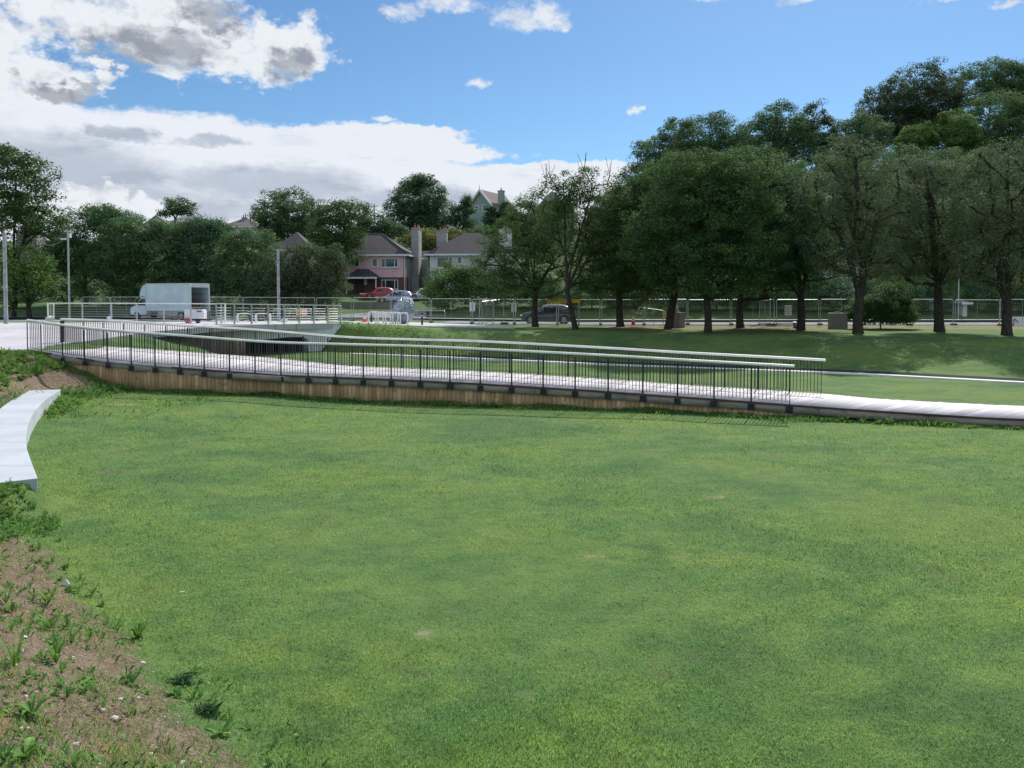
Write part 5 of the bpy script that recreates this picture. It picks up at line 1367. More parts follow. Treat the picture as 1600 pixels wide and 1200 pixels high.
# ------------------------------------------------------------------ site fence of mesh panels
def fence_proto():
    t = thing('fence_panel', 'galvanised mesh fence panel standing in the long line beside the road', 'fence panel', (0, 0, 0), 0, 'mesh fence panels in the line beside the road')
    f = MB(); w_, h_ = 3.3, 1.95; r = 0.12
    pts = [(-w_ / 2, 0, 0)] + [(-w_ / 2 + r - r * math.cos(a), 0, h_ - r + r * math.sin(a)) for a in np.linspace(0, math.pi / 2, 5)] + \
          [(w_ / 2 - r + r * math.sin(a), 0, h_ - r + r * math.cos(a)) for a in np.linspace(0, math.pi / 2, 5)] + [(w_ / 2, 0, 0)]
    f.tube(pts, 0.030, 6); f.build('frame', M['galv'], t)
    f = MB(); f.tube([(0, 0, 0.1), (0, 0, h_)], 0.016, 6); f.build('middle_bar', M['galv_dull'], t)
    f = MB(); f.tube([(-w_ / 2, 0, 0.16), (w_ / 2, 0, 0.16)], 0.014, 6); f.build('bottom_bar', M['galv_dull'], t)
    g = MB()
    for k in range(1, 26): x_ = -w_ / 2 + k * w_ / 26; g.box((x_, 0, h_ / 2 + 0.06), (0.004, 0.004, h_ - 0.2))
    for k in range(1, 9): g.box((0, 0, 0.12 + k * (h_ - 0.2) / 9), (w_ - 0.05, 0.005, 0.005))
    g.build('wire_mesh', M['galv_dull'], t)
    b_ = MB(); b_.prism([(-0.36, -0.07), (0.36, -0.07), (0.30, 0.07), (-0.30, 0.07)], 0.22, 'x', w_ / 2 - 0.02); b_.build('foot_block', M['black'], t)
    return t
fp = fence_proto()
line = [(-40, 71.5), (-30, 68.6), (-20, 66.2), (-12, 64.0), (-4, 62.3), (10, 61.4), (24, 60.8), (50, 59.5), (62, 59)]
fl_ = np.array(line, dtype=float); fl3 = np.column_stack([fl_, np.zeros(len(fl_))]); FLn = path_len(fl3)
skip = set(); npan = int(FLn / 3.45); rr = random.Random(4)
fence_list = []
for i in range(npan):
    a = path_sample(fl3, i * 3.45); b2 = path_sample(fl3, i * 3.45 + 3.4); c_ = (a + b2) / 2
    if -16.8 < c_[0] < -11.5 and False: continue
    o = fp if i == 0 else copy_tree(fp)
    gzv = 1.40 + 0 * c_[0]
    base = float(np.interp(c_[0], [-40, -14, 2, 60], [1.58, 1.50, 1.35, 1.33]))
    o.location = (c_[0], c_[1] + rr.uniform(-0.12, 0.12), base + 0.04 + rr.uniform(-0.02, 0.03))
    o.rotation_euler = (R(rr.uniform(-2.5, 2.5)), 0, math.atan2(b2[1] - a[1], b2[0] - a[0]) + R(rr.uniform(-3, 3)))
    fence_list.append(o)
def extra_panel(label, x, y, z, rz, rx=0, ry=0):
    o = copy_tree(fp); o['label'] = label; o.location = (x, y, z); o.rotation_euler = (rx, ry, rz)
    if 'group' in o: del o['group']
    return o
q = P(760, 508, 60.5); extra_panel('mesh fence panel set askew and tilted, left of the second white notice', q.x, q.y, 1.33, R(72), 0, R(5))
q = P(771, 508, 61.0); extra_panel('second askew mesh fence panel leaning against the first one', q.x, q.y, 1.33, R(60), 0, R(-3))
q = P(1195, 510, 59.5); extra_panel('mesh fence panel turned inward under the dark trees', q.x, q.y, 1.33, R(58))
q = P(1240, 512, 57); extra_panel('mesh fence panel lying on the dry grass right of the notice', q.x - 1.6, q.y, 1.36, R(3), R(82), 0)

# notices hung on the fence
def notice(label, px, py, d, w_, h_, kind):
    q = P(px, py, d)
    t = thing('notice_board', label, 'sign', (q.x, q.y, q.z))
    m_ = MB(); m_.box((0, 0, 0), (w_, 0.02, h_)); m_.build('board', M['signwhite'], t, bevel=0.006)
    n_ = MB()
    if kind == 'vert':
        for k in range(9): n_.box((0.0, -0.012, h_ * 0.36 - k * h_ * 0.09), (w_ * 0.22 * (1 - 0.2 * (k % 2)), 0.004, h_ * 0.055))
        n_.build('lettering', M['ink'], t)
    else:
        for r_2 in range(4):
            for c_2 in range(4 - (r_2 % 2)):
                n_.box((-w_ * 0.30 + c_2 * w_ * 0.2, -0.012, h_ * 0.32 - r_2 * h_ * 0.21), (w_ * 0.14, 0.004, h_ * 0.09))
        n_.build('lettering', M['redink'] if kind == 'red' else M['ink'], t)
    p_ = MB(); p_.tube([(0, 0.03, h_ / 2 + 0.1), (0, 0.03, -1.6)], 0.016, 6); p_.build('post', M['galv_dull'], t)
    return t
notice('white notice with a dark column of print, left of the askew fence panels', 738, 479.5, 61.6, 0.45, 0.70, 'vert')
notice('white notice with a dark column of print, left of the dark grey car', 803, 480, 61.5, 0.44, 0.70, 'vert')
notice('cream notice with rows of red print on the fence under the dark trees', 1231.5, 485, 58.5, 0.54, 0.74, 'red')

# yellow board on posts
q = P(881, 470.3, 60.8)
yb = thing('yellow_board', 'long narrow yellow board fixed at fence-top height above the dark car', 'board', (q.x, q.y, q.z))
m_ = MB(); m_.box((0, 0, 0), (2.62, 0.05, 0.30)); m_.build('panel', M['yellow'], yb)
m_ = MB(); m_.box((0.2, -0.028, 0.0), (0.9, 0.01, 0.07)); m_.box((-0.75, -0.028, 0.03), (0.5, 0.01, 0.05)); m_.build('faded_print', simple('worn_print', (0.55, 0.30, 0.02), 0.6), yb)
m_ = MB(); m_.tube([(1.2, 0.06, 0.15), (1.2, 0.06, -2.0)], 0.07, 8); m_.build('post', M['galv_dull'], yb)
m_ = MB(); m_.tube([(-0.42, 0.06, 0.15), (-0.42, 0.06, -2.0)], 0.02, 8); m_.build('post', M['galv_dull'], yb)

# road cones
def cone(label, px, py, d, h_=0.95, z=None, body='orange'):
    q = P(px, py, d)
    t = thing('traffic_cone', label, 'cone', (q.x, q.y, q.z if z is None else z))
    def rad(z_): return 0.17 * (1 - z_ / h_ * 0.82)
    for nm, z0_, z1_, mt in (('cone_body', 0.03, 0.34 * h_, body), ('reflective_sleeve', 0.34 * h_, 0.74 * h_, 'reflect'), ('cone_tip', 0.74 * h_, h_, body)):
        m_ = MB(); m_.lathe([(rad(z0_), z0_), (rad(z1_), z1_)], (0, 0, 0), 16); m_.build(nm, M[mt], t, smooth=True)
    m_ = MB(); m_.box((0, 0, 0.016), (0.46, 0.46, 0.032)); m_.build('base', M['orange'], t)
    return t
cone('orange and white traffic cone standing on the road edge between two dark trunks', 989.5, 508, 60.8, 0.95)
cone('pale weathered traffic cone standing on top of the left concrete block', 1057.5, 487.3, 58.6, 0.82, None, 'faded')
cone('orange and white traffic cone beside the white hoop stands on the paving', 570, 503, 55, 0.62)

# concrete blocks
def cblock(label, px0, px1, pyb, pyt, d, rz):
    q = P((px0 + px1) / 2, pyb, d); w_ = (px1 - px0) * d / F; h_ = (pyb - pyt) * d / F
    t = thing('concrete_block', label, 'concrete block', (q.x, q.y, q.z), R(rz))
    s_ = w_ / (math.cos(R(abs(rz))) + math.sin(R(abs(rz))))
    m_ = MB(); m_.box((0, 0, h_ / 2), (s_, s_, h_)); m_.build('block', M['block'], t, bevel=0.03)
    g = MB(); g.box((0, 0, h_ + 0.01), (s_ * 0.5, 0.14, 0.02)); g.tube([(-0.16, 0, h_), (-0.12, 0, h_ + 0.10), (0.12, 0, h_ + 0.10), (0.16, 0, h_)], 0.012, 6); g.build('lifting_loop', M['galv_dull'], t)
    return t
cblock('large grey concrete block with a traffic cone on top, behind a leaning trunk', 1046, 1070.5, 513.5, 488, 58.3, -42)
bl = cblock('large weathered concrete block with cut twigs on top, left of the olive trees', 1292, 1325.5, 515, 489, 56.5, -18)
q = P(1311, 489, 56.5)
tw_ = thing('cut_twigs', 'pale cut twigs lying on the right concrete block', 'twigs', (q.x, q.y, q.z))
m_ = MB(); m_.tube([(-0.1, 0, 0.02), (0.1, 0, 0.2), (0.36, 0.05, 0.62)], [0.03, 0.022, 0.012], 6); m_.tube([(-0.35, -0.05, 0.1), (-0.05, 0, 0.12), (0.1, 0, 0.2)], 0.012, 5); m_.tube([(0.42, 0, 0.02), (0.46, 0.02, 0.4)], 0.012, 5); m_.build('twigs', simple('stripped_wood', (0.42, 0.45, 0.34), 0.8), tw_)

# long pipe arm with hooked end, yellow plate at its right end
q = P(1036, 485, 60)
pa = thing('barrier_arm', 'thin pale pole with hooked white end resting level on a post', 'pole', (q.x, q.y, q.z))
m_ = MB(); m_.tube([(0, 0, 0.0), (-1.55, 0, 0.20), (-1.72, 0, 0.26), (-1.88, 0, 0.22), (-1.92, 0, -0.02)], [0.018, 0.025, 0.045, 0.05, 0.05], 8); m_.build('arm', M['pipe'], pa)
m_ = MB(); m_.tube([(-0.72, 0, 0.1), (-0.72, 0, -1.2)], 0.02, 8); m_.tube([(0.02, 0.05, 0), (0.02, 0.05, -1.2)], 0.03, 8); m_.build('supports', M['galv_dull'], pa)
m_ = MB(); m_.box((0.10, -0.02, -0.32), (0.26, 0.03, 0.62)); m_.build('yellow_plate', simple('pale_yellow', (0.66, 0.60, 0.26), 0.6), pa)

# white hoop bike stands
def hoop_proto(label, grp):
    t = thing('bike_stand', label, 'bike stand', (0, 0, 0), 0, grp)
    m_ = MB(); r = 0.16; w_, h_ = 0.68, 0.78
    pts = [(-w_ / 2, 0, 0)] + [(-w_ / 2 + r - r * math.cos(a), 0, h_ - r + r * math.sin(a)) for a in np.linspace(0, math.pi / 2, 6)] + [(w_ / 2 - r + r * math.sin(a), 0, h_ - r + r * math.cos(a)) for a in np.linspace(0, math.pi / 2, 6)] + [(w_ / 2, 0, 0)]
    m_.tube(pts, 0.05, 10); m_.build('hoop', M['white'], t, smooth=True)
    b_ = MB()
    for x_ in (-w_ / 2, w_ / 2): b_.lathe([(0.08, 0.0), (0.08, 0.03), (0.05, 0.04)], (x_, 0, 0), 10)
    b_.build('base_collars', M['galv'], t)
    return t
hp = hoop_proto('white hoop bike stand in the group of four near the wrapped lump', 'white hoop stands near the wrapped lump')
for k in range(5):
    o = hp if k == 0 else copy_tree(hp)
    q = P(583.5 + k * 11.5, 506.3, 53.5 - (k % 2) * 0.4); o.location = (q.x, q.y, float(ZT(q.x, q.y)) + 0.05); o.rotation_euler = (0, 0, R(18))
    o['label'] = 'white hoop bike stand in the group of five near the wrapped lump'
hp2 = hoop_proto('white hoop bike stand in the pair behind the bridge railing', 'white hoop stands behind the bridge railing')
for k in range(2):
    o = hp2 if k == 0 else copy_tree(hp2)
    q = P((382.5, 411)[k], 501, 49.5); o.scale = (1.32, 1, 0.72); o.location = (q.x, q.y, float(ZT(q.x, q.y)) + 0.05); o.rotation_euler = (0, 0, R((4, 8)[k]))
    o['label'] = 'low wide white hoop stand in the pair behind the bridge railing'

# black bollards
def bollard(label, px, pyb, d, h_):
    q = P(px, pyb, d); t = thing('bollard', label, 'bollard', tuple(q))
    m_ = MB(); m_.lathe([(0.07, 0), (0.065, h_ * 0.9), (0.075, h_ * 0.92), (0.07, h_ * 0.98), (0.02, h_)], (0, 0, 0), 12); m_.build('post', M['black'], t, smooth=True)
    m_ = MB(); m_.lathe([(0.067, h_ * 0.75), (0.067, h_ * 0.82)], (0, 0, 0), 12); m_.build('band', M['reflect'], t)
bollard('slim black bollard right of the wrapped lump', 659.5, 507.5, 54, 0.82)
bollard('short black bollard behind the left end of the five hoop stands', 580.3, 503.5, 57, 0.75)
# galvanised pedestrian guardrail
def guard(label, px0, px1, pyt, pyb, d, rz=0.0):
    a, b2 = P(px0, pyb, d), P(px1, pyb, d); w_ = (b2 - a).length; h_ = P(px0, pyt, d).z - a.z
    t = thing('guard_rail', label, 'barrier', tuple(a), R(rz)); r = 0.14
    m_ = MB(); pts = [(0, 0, 0), (0, 0, h_ - r)] + [(r - r * math.cos(a_), 0, h_ - r + r * math.sin(a_)) for a_ in np.linspace(0.2, math.pi / 2, 5)] + [(w_ - r + r * math.sin(a_), 0, h_ - r + r * math.cos(a_)) for a_ in np.linspace(0, math.pi / 2, 5)] + [(w_, 0, 0)]
    m_.tube(pts, 0.028, 8); m_.build('tube_frame', M['galv'], t, smooth=True)
    m_ = MB(); m_.tube([(0, 0, h_ * 0.45), (w_, 0, h_ * 0.45)], 0.014, 6)
    m_.build('cross_bar', M['galv_dull'], t)
guard('galvanised tubular guard rail right of the wrapped lump', 651, 695.5, 485.5, 499, 62)
guard('low galvanised tubular guard rail left of the two warning boards', 427, 446, 483.5, 495, 60.5)
guard('low galvanised tubular guard rail behind the two warning boards', 452, 487, 483, 494, 61.5)
# small warning boards
def wboard(label, px, py, d, w_, h_, m1_, m2_):
    q = P(px, py, d); t = thing('warning_board', label, 'sign', tuple(q), R(6))
    b_ = MB(); b_.box((0, 0, 0), (w_, 0.03, h_)); b_.build('board', m1_, t)
    b_ = MB(); b_.box((0, -0.018, -h_ * 0.38), (w_ * 0.94, 0.01, h_ * 0.16)); b_.box((0, -0.018, h_ * 0.05), (w_ * 0.6, 0.01, h_ * 0.12)); b_.build('print', m2_, t)
    b_ = MB(); b_.tube([(-w_ * 0.4, 0.02, -h_ / 2), (-w_ * 0.4, 0.02, -h_ / 2 - 0.25)], 0.015, 6); b_.tube([(w_ * 0.4, 0.02, -h_ / 2), (w_ * 0.4, 0.02, -h_ / 2 - 0.25)], 0.015, 6); b_.build('legs', M['galv_dull'], t)
wboard('small yellow warning board with red print, left one of the pair', 466.5, 489, 60, 0.34, 0.58, simple('pale_yellow2', (0.75, 0.62, 0.22), 0.6), M['redink'])
wboard('small cream warning board, right one of the pair', 475.5, 488.5, 60.3, 0.40, 0.50, simple('cream', (0.66, 0.56, 0.48), 0.6), M['redink'])
# white sacks
def sack(label, px, py, d, s_, seed):
    q = P(px, py, d); t = thing('sack', label, 'bag', tuple(q)); rg = np.random.default_rng(seed)
    vs = []; fs = []; nu, nv = 14, 8
    for j in range(nv + 1):
        for i in range(nu):
            a = 2 * math.pi * i / nu; ph_ = math.pi * j / nv
            r = s_ * (1 + 0.16 * math.sin(3 * a + seed) * math.sin(2 * ph_) + 0.09 * rg.normal())
            vs.append((r * math.cos(a) * math.sin(ph_) * 1.25, r * math.sin(a) * math.sin(ph_), max(0, s_ * 0.62 + r * 0.8 * math.cos(ph_))))
    for j in range(nv):
        for i in range(nu): a = j * nu + i; b2 = j * nu + (i + 1) % nu; fs.append((a, b2, b2 + nu, a + nu))
    m_ = MB(); m_.add(vs, fs); m_.build('bag', M['white'], t, smooth=True)
sack('crumpled white bag tied at the left end of the bridge railing', 78, 501, 48.7, 0.22, 1)
sack('small white bag on the paving left of the van', 171, 499, 50, 0.14, 3)
sack('white bag at the foot of the slim grey lamp column', 444.5, 504, 52, 0.20, 2)
# low trailer behind the three hoops
q = P(402, 497.5, 63)
tl = thing('flatbed_trailer', 'dark flatbed trailer with a pale blue raised ramp behind the hoop stands', 'trailer', (q.x, q.y, float(roadz(np.array([q.x]), 0)[0]) + 0.1))
m_ = MB(); m_.box((0.15, 0, 0.55), (1.7, 1.3, 0.14)); m_.box((0.15, -0.62, 0.72), (1.7, 0.05, 0.2)); m_.build('bed', M['black'], tl)
m_ = MB(); m_.bar((-1.5, 0, 0.15), (-0.55, 0, 0.85), 1.2, 0.06); m_.build('ramp', M['bluepaint'], tl)
for x_ in (-0.2, 0.5): wheel(tl, x_, -0.6, 0.24, 0.16, M['galv'])

# large crumpled plastic-wrapped lump
q = P(631, 507.5, 55); rg = np.random.default_rng(12)
wr = thing('wrapped_lump', 'large rounded lump wrapped in crumpled grey-blue plastic on the paving', 'wrapped object', (q.x, q.y, float(ZT(q.x, q.y)) + 0.05))
import bmesh
bm = bmesh.new(); bmesh.ops.create_icosphere(bm, subdivisions=4, radius=1.0)
for v in bm.verts:
    x_, y_, z_ = v.co; f_ = 1.0
    for k in range(9):
        dv = Vector((math.sin(k * 2.4), math.cos(k * 1.7), math.sin(k * 1.1 + 0.6))).normalized(); f_ = min(f_, 1.0 / max(0.86 + 0.03 * (k % 3), v.co.dot(dv)) * 0.93 if v.co.dot(dv) > 0.85 else 1.0)
    f_ += 0.035 * math.sin(9 * x_ + 4 * z_) * math.cos(7 * z_ + 3 * y_) + 0.02 * math.sin(21 * x_ + 13 * z_)
    skirt_ = 1.0 + 0.25 * max(0, -z_ - 0.55)
    v.co = Vector((x_ * 0.80 * f_ * skirt_ + 0.22 * max(0, z_ - 0.2), y_ * 0.75 * f_, 0.98 + z_ * 0.98 * f_))
me_ = bpy.data.meshes.new('lump'); bm.to_mesh(me_); bm.free()
fm, b = newmat('plastic_film'); p = objco(); w1 = noise(p, 3.0, 5, 0.7, 1.5); w2 = noise(vm('MULTIPLY', p, (2, 2, 0.8)), 3.0, 5, 0.6, 1.0)
setin(b.inputs['Base Color'], mix(w1.ss(0.40, 0.60), (0.17, 0.25, 0.29), (0.48, 0.56, 0.60))); b.inputs['Roughness'].default_value = 0.22; b.inputs['Coat Weight'].default_value = 0.5; bump(b, w2, 1.0, 0.25)
me_.materials.append(fm); link('plastic_wrap', me_, wr)
m_ = MB(); m_.tube([(-0.95, -0.1, 0.03), (-0.75, -0.3, 0.45), (-0.55, -0.1, 0.06)], 0.05, 8); m_.build('loose_fold', fm, wr)

# ------------------------------------------------------------------ poles
def pole(name, label, px, pyt, pyb, d, r, mat, cap=True):
    a, b2 = P(px, pyb, d), P(px, pyt, d); t = thing(name, label, 'pole', (a.x, a.y, a.z)); h_ = b2.z - a.z
    m_ = MB(); m_.lathe([(r * 1.1, -0.3), (r * 1.1, 0.5), (r, 0.55), (r * 0.9, h_)], (0, 0, 0), 12); m_.build('column', mat, t, smooth=True)
    if cap: m_ = MB(); m_.lathe([(r * 0.95, h_), (r * 0.7, h_ + r), (0.02, h_ + r * 2)], (0, 0, 0), 12); m_.build('cap', mat, t)
    return t, h_
pole('steel_column', 'thick plain grey steel column at the left edge of the view', 9.5, 366, 507, 44, 0.105, M['galv_dull'])
pole('steel_column', 'slim plain grey column with rounded cap in front of the bronze bush', 435.5, 395, 503, 54, 0.105, M['galv_dull'])
lp, lh = pole('street_lamp', 'slim street lamp with one small lamp head and a trailing wire', 108.5, 361, 494, 60, 0.075, M['galv'], False)
lp['category'] = 'street lamp'
m_ = MB(); m_.tube([(0, 0, lh - 0.5), (-0.25, 0, lh - 0.58)], 0.025, 6); m_.build('bracket', M['galv'], lp)
m_ = MB(); m_.box((-0.38, 0, lh - 0.62), (0.36, 0.2, 0.10)); m_.build('lamp_head', M['white'], lp)
m_ = MB(); m_.box((0.16, 0, lh - 0.35), (0.14, 0.14, 0.34)); m_.build('control_box', M['white'], lp)
wire = thing('overhead_wire', 'thin sagging wire running left from the street lamp to a tree', 'wire', tuple(P(84, 379, 62)))
a, b2 = P(57, 375, 66), P(107, 368, 60)
pts = [a.lerp(b2, t_) - Vector((0, 0, 0.6 * math.sin(math.pi * t_))) for t_ in np.linspace(0, 1, 12)]
m_ = MB(); m_.tube(pts, 0.02, 5); m_.build('cable', simple('grey_cable', (0.3, 0.33, 0.3), 0.6), wire, world=True)
pole('steel_column', 'thin pale column half hidden by foliage near the right edge', 1497, 405, 500, 74, 0.06, M['galv'])
tp_, th_ = pole('telegraph_pole', 'telegraph pole with short crossarm on the skyline left of the domed tree', 585, 319, 372, 118, 0.11, M['beam'], False)
m_ = MB(); m_.box((0, 0, th_ - 0.3), (1.3, 0.1, 0.1)); m_.build('crossarm', M['beam'], tp_)
# white sheet barrier at the far right
q = P(1590, 503.5, 61.8)
sb_ = thing('white_barrier', 'white sheet barrier leaning behind the right edge tree', 'barrier', tuple(q))
m_ = MB(); m_.box((0, 0, 0.02), (1.3, 0.05, 0.85), rx=R(-6)); m_.build('sheet', M['white'], sb_)
m_ = MB(); m_.bar((-0.3, -0.08, 0.3), (-0.45, -0.12, -0.4), 0.04); m_.bar((-0.3, -0.08, 0.3), (0.0, -0.12, 0.0), 0.04); m_.build('prop', M['black'], sb_)
# ------------------------------------------------------------------ grass blades on the nearer lawn and bank
rg = np.random.default_rng(77)
def scatter(y0, y1, n, pw=2.0):
    """points over the visible wedge, thinning with distance"""
    u = rg.random(n)
    if pw == 2.0: y = 1 / (1 / y0 + u * (1 / y1 - 1 / y0))
    else: y = y0 + (y1 - y0) * u
    u2 = rg.uniform(-1, 1, n); x = np.sign(u2) * (0.80 * np.abs(u2) / 0.88 + np.where(np.abs(u2) > 0.88, (np.abs(u2) - 0.88) * 5.5, 0)) * (y + 1.0)
    return x, y

def clumpn(x, y, s):
    """cheap smooth noise 0..1 in numpy"""
    a = np.sin(x * s * 1.3 + 1.7 * np.sin(y * s * 0.9)) + np.sin(y * s * 1.1 + 2.1 * np.sin(x * s * 0.7 + 2)) + 0.6 * np.sin((x + y) * s * 2.3 + 1) + 0.5 * np.sin((x - 1.4 * y) * s * 3.1)
    return np.clip(0.5 + a / 5.2, 0, 1)

def blades(x, y, hgt, wid, lean=0.55, z0=None):
    n = len(x); z = H(x, y) if z0 is None else z0
    a = rg.uniform(0, 2 * math.pi, n); b_ = rg.uniform(0, 2 * math.pi, n); L_ = hgt * rg.uniform(0.5, 1.25, n)
    ln = lean * rg.uniform(0.2, 1.3, n)
    dxx, dyy = np.cos(b_) * ln, np.sin(b_) * ln
    w2 = wid * rg.uniform(0.7, 1.3, n) * 0.5
    sx_, sy_ = np.cos(a) * w2, np.sin(a) * w2
    base = np.stack([x, y, z - 0.005], 1)
    mid = base + np.stack([dxx * L_ * 0.35, dyy * L_ * 0.35, L_ * 0.62], 1)
    tip = base + np.stack([dxx * L_, dyy * L_, L_ * (1 - 0.28 * ln)], 1)
    sd_v = np.stack([sx_, sy_, np.zeros(n)], 1)
    V = np.stack([base - sd_v, base + sd_v, mid + sd_v * 0.85, tip, mid - sd_v * 0.85], 1).reshape(-1, 3)
    k = np.arange(n)[:, None] * 5
    return V, k + np.array([[0, 1, 2, 3, 4]])

m, b = newmat('grass_blades'); p = pos()
c = lawn_colour(p); t = attr('tint')
c = mix(t.ss(0.0, 1.0), mix(1.0, c, (0.78, 0.84, 0.88), 'MULTIPLY'), mix(1.0, c, (1.85, 1.95, 2.1), 'MULTIPLY'))
c = mix(t.ss(0.93, 0.95) * 0.7, c, (0.33, 0.31, 0.16))
setin(b.inputs['Base Color'], c); b.inputs['Roughness'].default_value = 0.6; b.inputs['Specular IOR Level'].default_value = 0.22
tr = X.nt.nodes.new('ShaderNodeBsdfTranslucent'); setin(tr.inputs['Color'], mix(1.0, c, (1.7, 1.7, 1.1), 'MULTIPLY'))
mx = X.nt.nodes.new('ShaderNodeMixShader'); mx.inputs[0].default_value = 0.45
X.nt.links.new(b.outputs[0], mx.inputs[1]); X.nt.links.new(tr.outputs[0], mx.inputs[2]); X.nt.links.new(mx.outputs[0], X.nt.nodes['Material Output'].inputs['Surface'])
GRASS = m

x, y = scatter(4.2, 25.5, 600000)
s_ = poly_sdf(FOOT, x, y)
keep = (s_ < rg.uniform(-0.05, 0.75, len(x)) ** 1.0) & (rg.random(len(x)) > bare_spots(x, y) * 1.5) & (y < np.interp(x / y, [-0.7, 0, 0.7], [27, 26.5, 21]))
worn = clumpn(x, y, 0.9)
keep &= rg.random(len(x)) < (0.55 + 0.6 * worn)
x, y = x[keep], y[keep]
hg = 0.031 * (0.7 + 0.7 * clumpn(x + 9, y, 0.55)); wd = 0.0042 * np.maximum(1, y / 6.5)
V, Fq = blades(x, y, hg * np.maximum(1, (y / 9) ** 0.5), wd)
tn = np.clip(rg.random(len(x)) * 0.8 + 0.25 * clumpn(x, y, 7) - 0.05, 0, 1)
o = link('lawn_grass', mesh_from('lawn_grass', V, Fq, GRASS, tint=tn)); setp(o, 'short mown green lawn grass filling the foreground', 'grass', kind='stuff')

# thin grass and seedlings over the soil bank
x, y = scatter(3.2, 14.5, 190000)
s_ = poly_sdf(FOOT, x, y)
dens_ = np.clip(clumpn(x * 1.3, y, 1.5) * 2.4 - 0.62 + 0.7 * (clumpn(x, y, 6) - 0.5), 0, 1) + np.exp(-np.maximum(s_, 0) * 2.2) * 0.9 + 0.75 * sstep(9.5, 11, y) + 0.8 * sstep(4.9, 4.2, y + 0.6 * x + 1.0)
keep = (s_ > -0.15) & (rg.random(len(x)) < dens_ * 0.75 + 0.03) & (x < 2.5)
x, y = x[keep], y[keep]
V, Fq = blades(x, y, 0.055 * (0.6 + 0.8 * clumpn(x, y, 2.0)), 0.0042 * np.maximum(1, y / 6), 0.8)
o = link('bank_grass', mesh_from('bank_grass', V, Fq, GRASS, tint=rg.random(len(x)))); setp(o, 'thin patchy grass and seedlings on the bare soil bank', 'grass', kind='stuff')

# longer grass along the foot of the timber wall, round the mound and bench
xs_, ys_ = [], []
for (pl_, L0, a, b_, n, spread) in ((FR, LF, 0.5, LF * 0.98, 34000, 0.30),):
    s = rg.uniform(a, b_, n); q = path_sample(pl_, s); q2 = path_sample(pl_, np.minimum(s + 0.05, L0)); d_ = q2 - q; ln_ = np.hypot(d_[:, 0], d_[:, 1]) + 1e-9
    o_ = 0.06 + np.abs(rg.normal(0, spread, n)) * (0.35 + 1.2 * clumpn(s, s * 0, 1.3) ** 2)
    xs_.append(q[:, 0] + d_[:, 1] / ln_ * o_); ys_.append(q[:, 1] - d_[:, 0] / ln_ * o_)
n = 26000
xm, ym = rg.uniform(-21, -9.5, n), rg.uniform(21, 28.3, n); sm = poly_sdf(FOOT, xm, ym)
km = rg.random(n) < (np.exp(-np.abs(sm) * 1.6) * 0.6 + 0.10 + 0.25 * (clumpn(xm, ym, 1.3) > 0.6)); xs_.append(xm[km]); ys_.append(ym[km])
x = np.concatenate(xs_); y = np.concatenate(ys_)
V, Fq = blades(x, y, 0.115 * (0.3 + 1.3 * clumpn(x, y, 1.7)), 0.014, 0.9)
o = link('long_grass', mesh_from('long_grass', V, Fq, GRASS, tint=rg.random(len(x)) * 0.75)); setp(o, 'longer rough grass along the foot of the boardwalk and on the mound', 'grass', kind='stuff')

# ------------------------------------------------------------------ broad-leaved weeds
wm, b = newmat('weed_leaves'); t = attr('tint'); p = pos()
c = mix(t, (0.085, 0.200, 0.055), (0.220, 0.400, 0.100)); c = mix(noise(p, 9, 3, 0.6).ss(0.5, 0.7) * 0.3, c, (0.05, 0.11, 0.04))
setin(b.inputs['Base Color'], c); b.inputs['Roughness'].default_value = 0.7; b.inputs['Specular IOR Level'].default_value = 0.12
tr = X.nt.nodes.new('ShaderNodeBsdfTranslucent'); setin(tr.inputs['Color'], mix(1.0, c, (1.1, 1.1, 0.6), 'MULTIPLY'))
mx = X.nt.nodes.new('ShaderNodeMixShader'); mx.inputs[0].default_value = 0.35
X.nt.links.new(b.outputs[0], mx.inputs[1]); X.nt.links.new(tr.outputs[0], mx.inputs[2]); X.nt.links.new(mx.outputs[0], X.nt.nodes['Material Output'].inputs['Surface'])
WEED = wm

def rosette(nl, L_, w_, rise, rr, jag=0.0):
    """leaves arching out from one root"""
    V = []; Fc = []; tn = []
    for i in range(nl):
        a = i * 2.4 + rr.uniform(-0.4, 0.4); l = L_ * rr.uniform(0.55, 1.1); ww = w_ * rr.uniform(0.7, 1.15); up = rise * rr.uniform(0.5, 1.3)
        ca, sa = math.cos(a), math.sin(a); tw = rr.uniform(-0.25, 0.25); seg = 5; b0 = len(V)
        for k in range(seg + 1):
            t_ = k / seg; r = l * t_; z = up * l * math.sin(t_ * 2.1) * 0.8 + 0.005
            half = ww * (0.10 + math.sin(min(1, t_ * 1.05) * math.pi) ** 0.8) * 0.5 * (1 + (jag if k % 2 else -jag))
            if k == seg: half = 0.001
            for sgn in (-1, 0, 1):
                V.append((ca * r - sa * half * sgn, sa * r + ca * half * sgn, z + abs(sgn) * half * 0.35 + tw * sgn * half))
        for k in range(seg):
            for j in (0, 1):
                q0 = b0 + k * 3 + j; Fc.append((q0, q0 + 1, q0 + 4, q0 + 3))
        tn += [rr.uniform(0.15, 1.0)] * (seg * 2)
    return V, Fc, tn

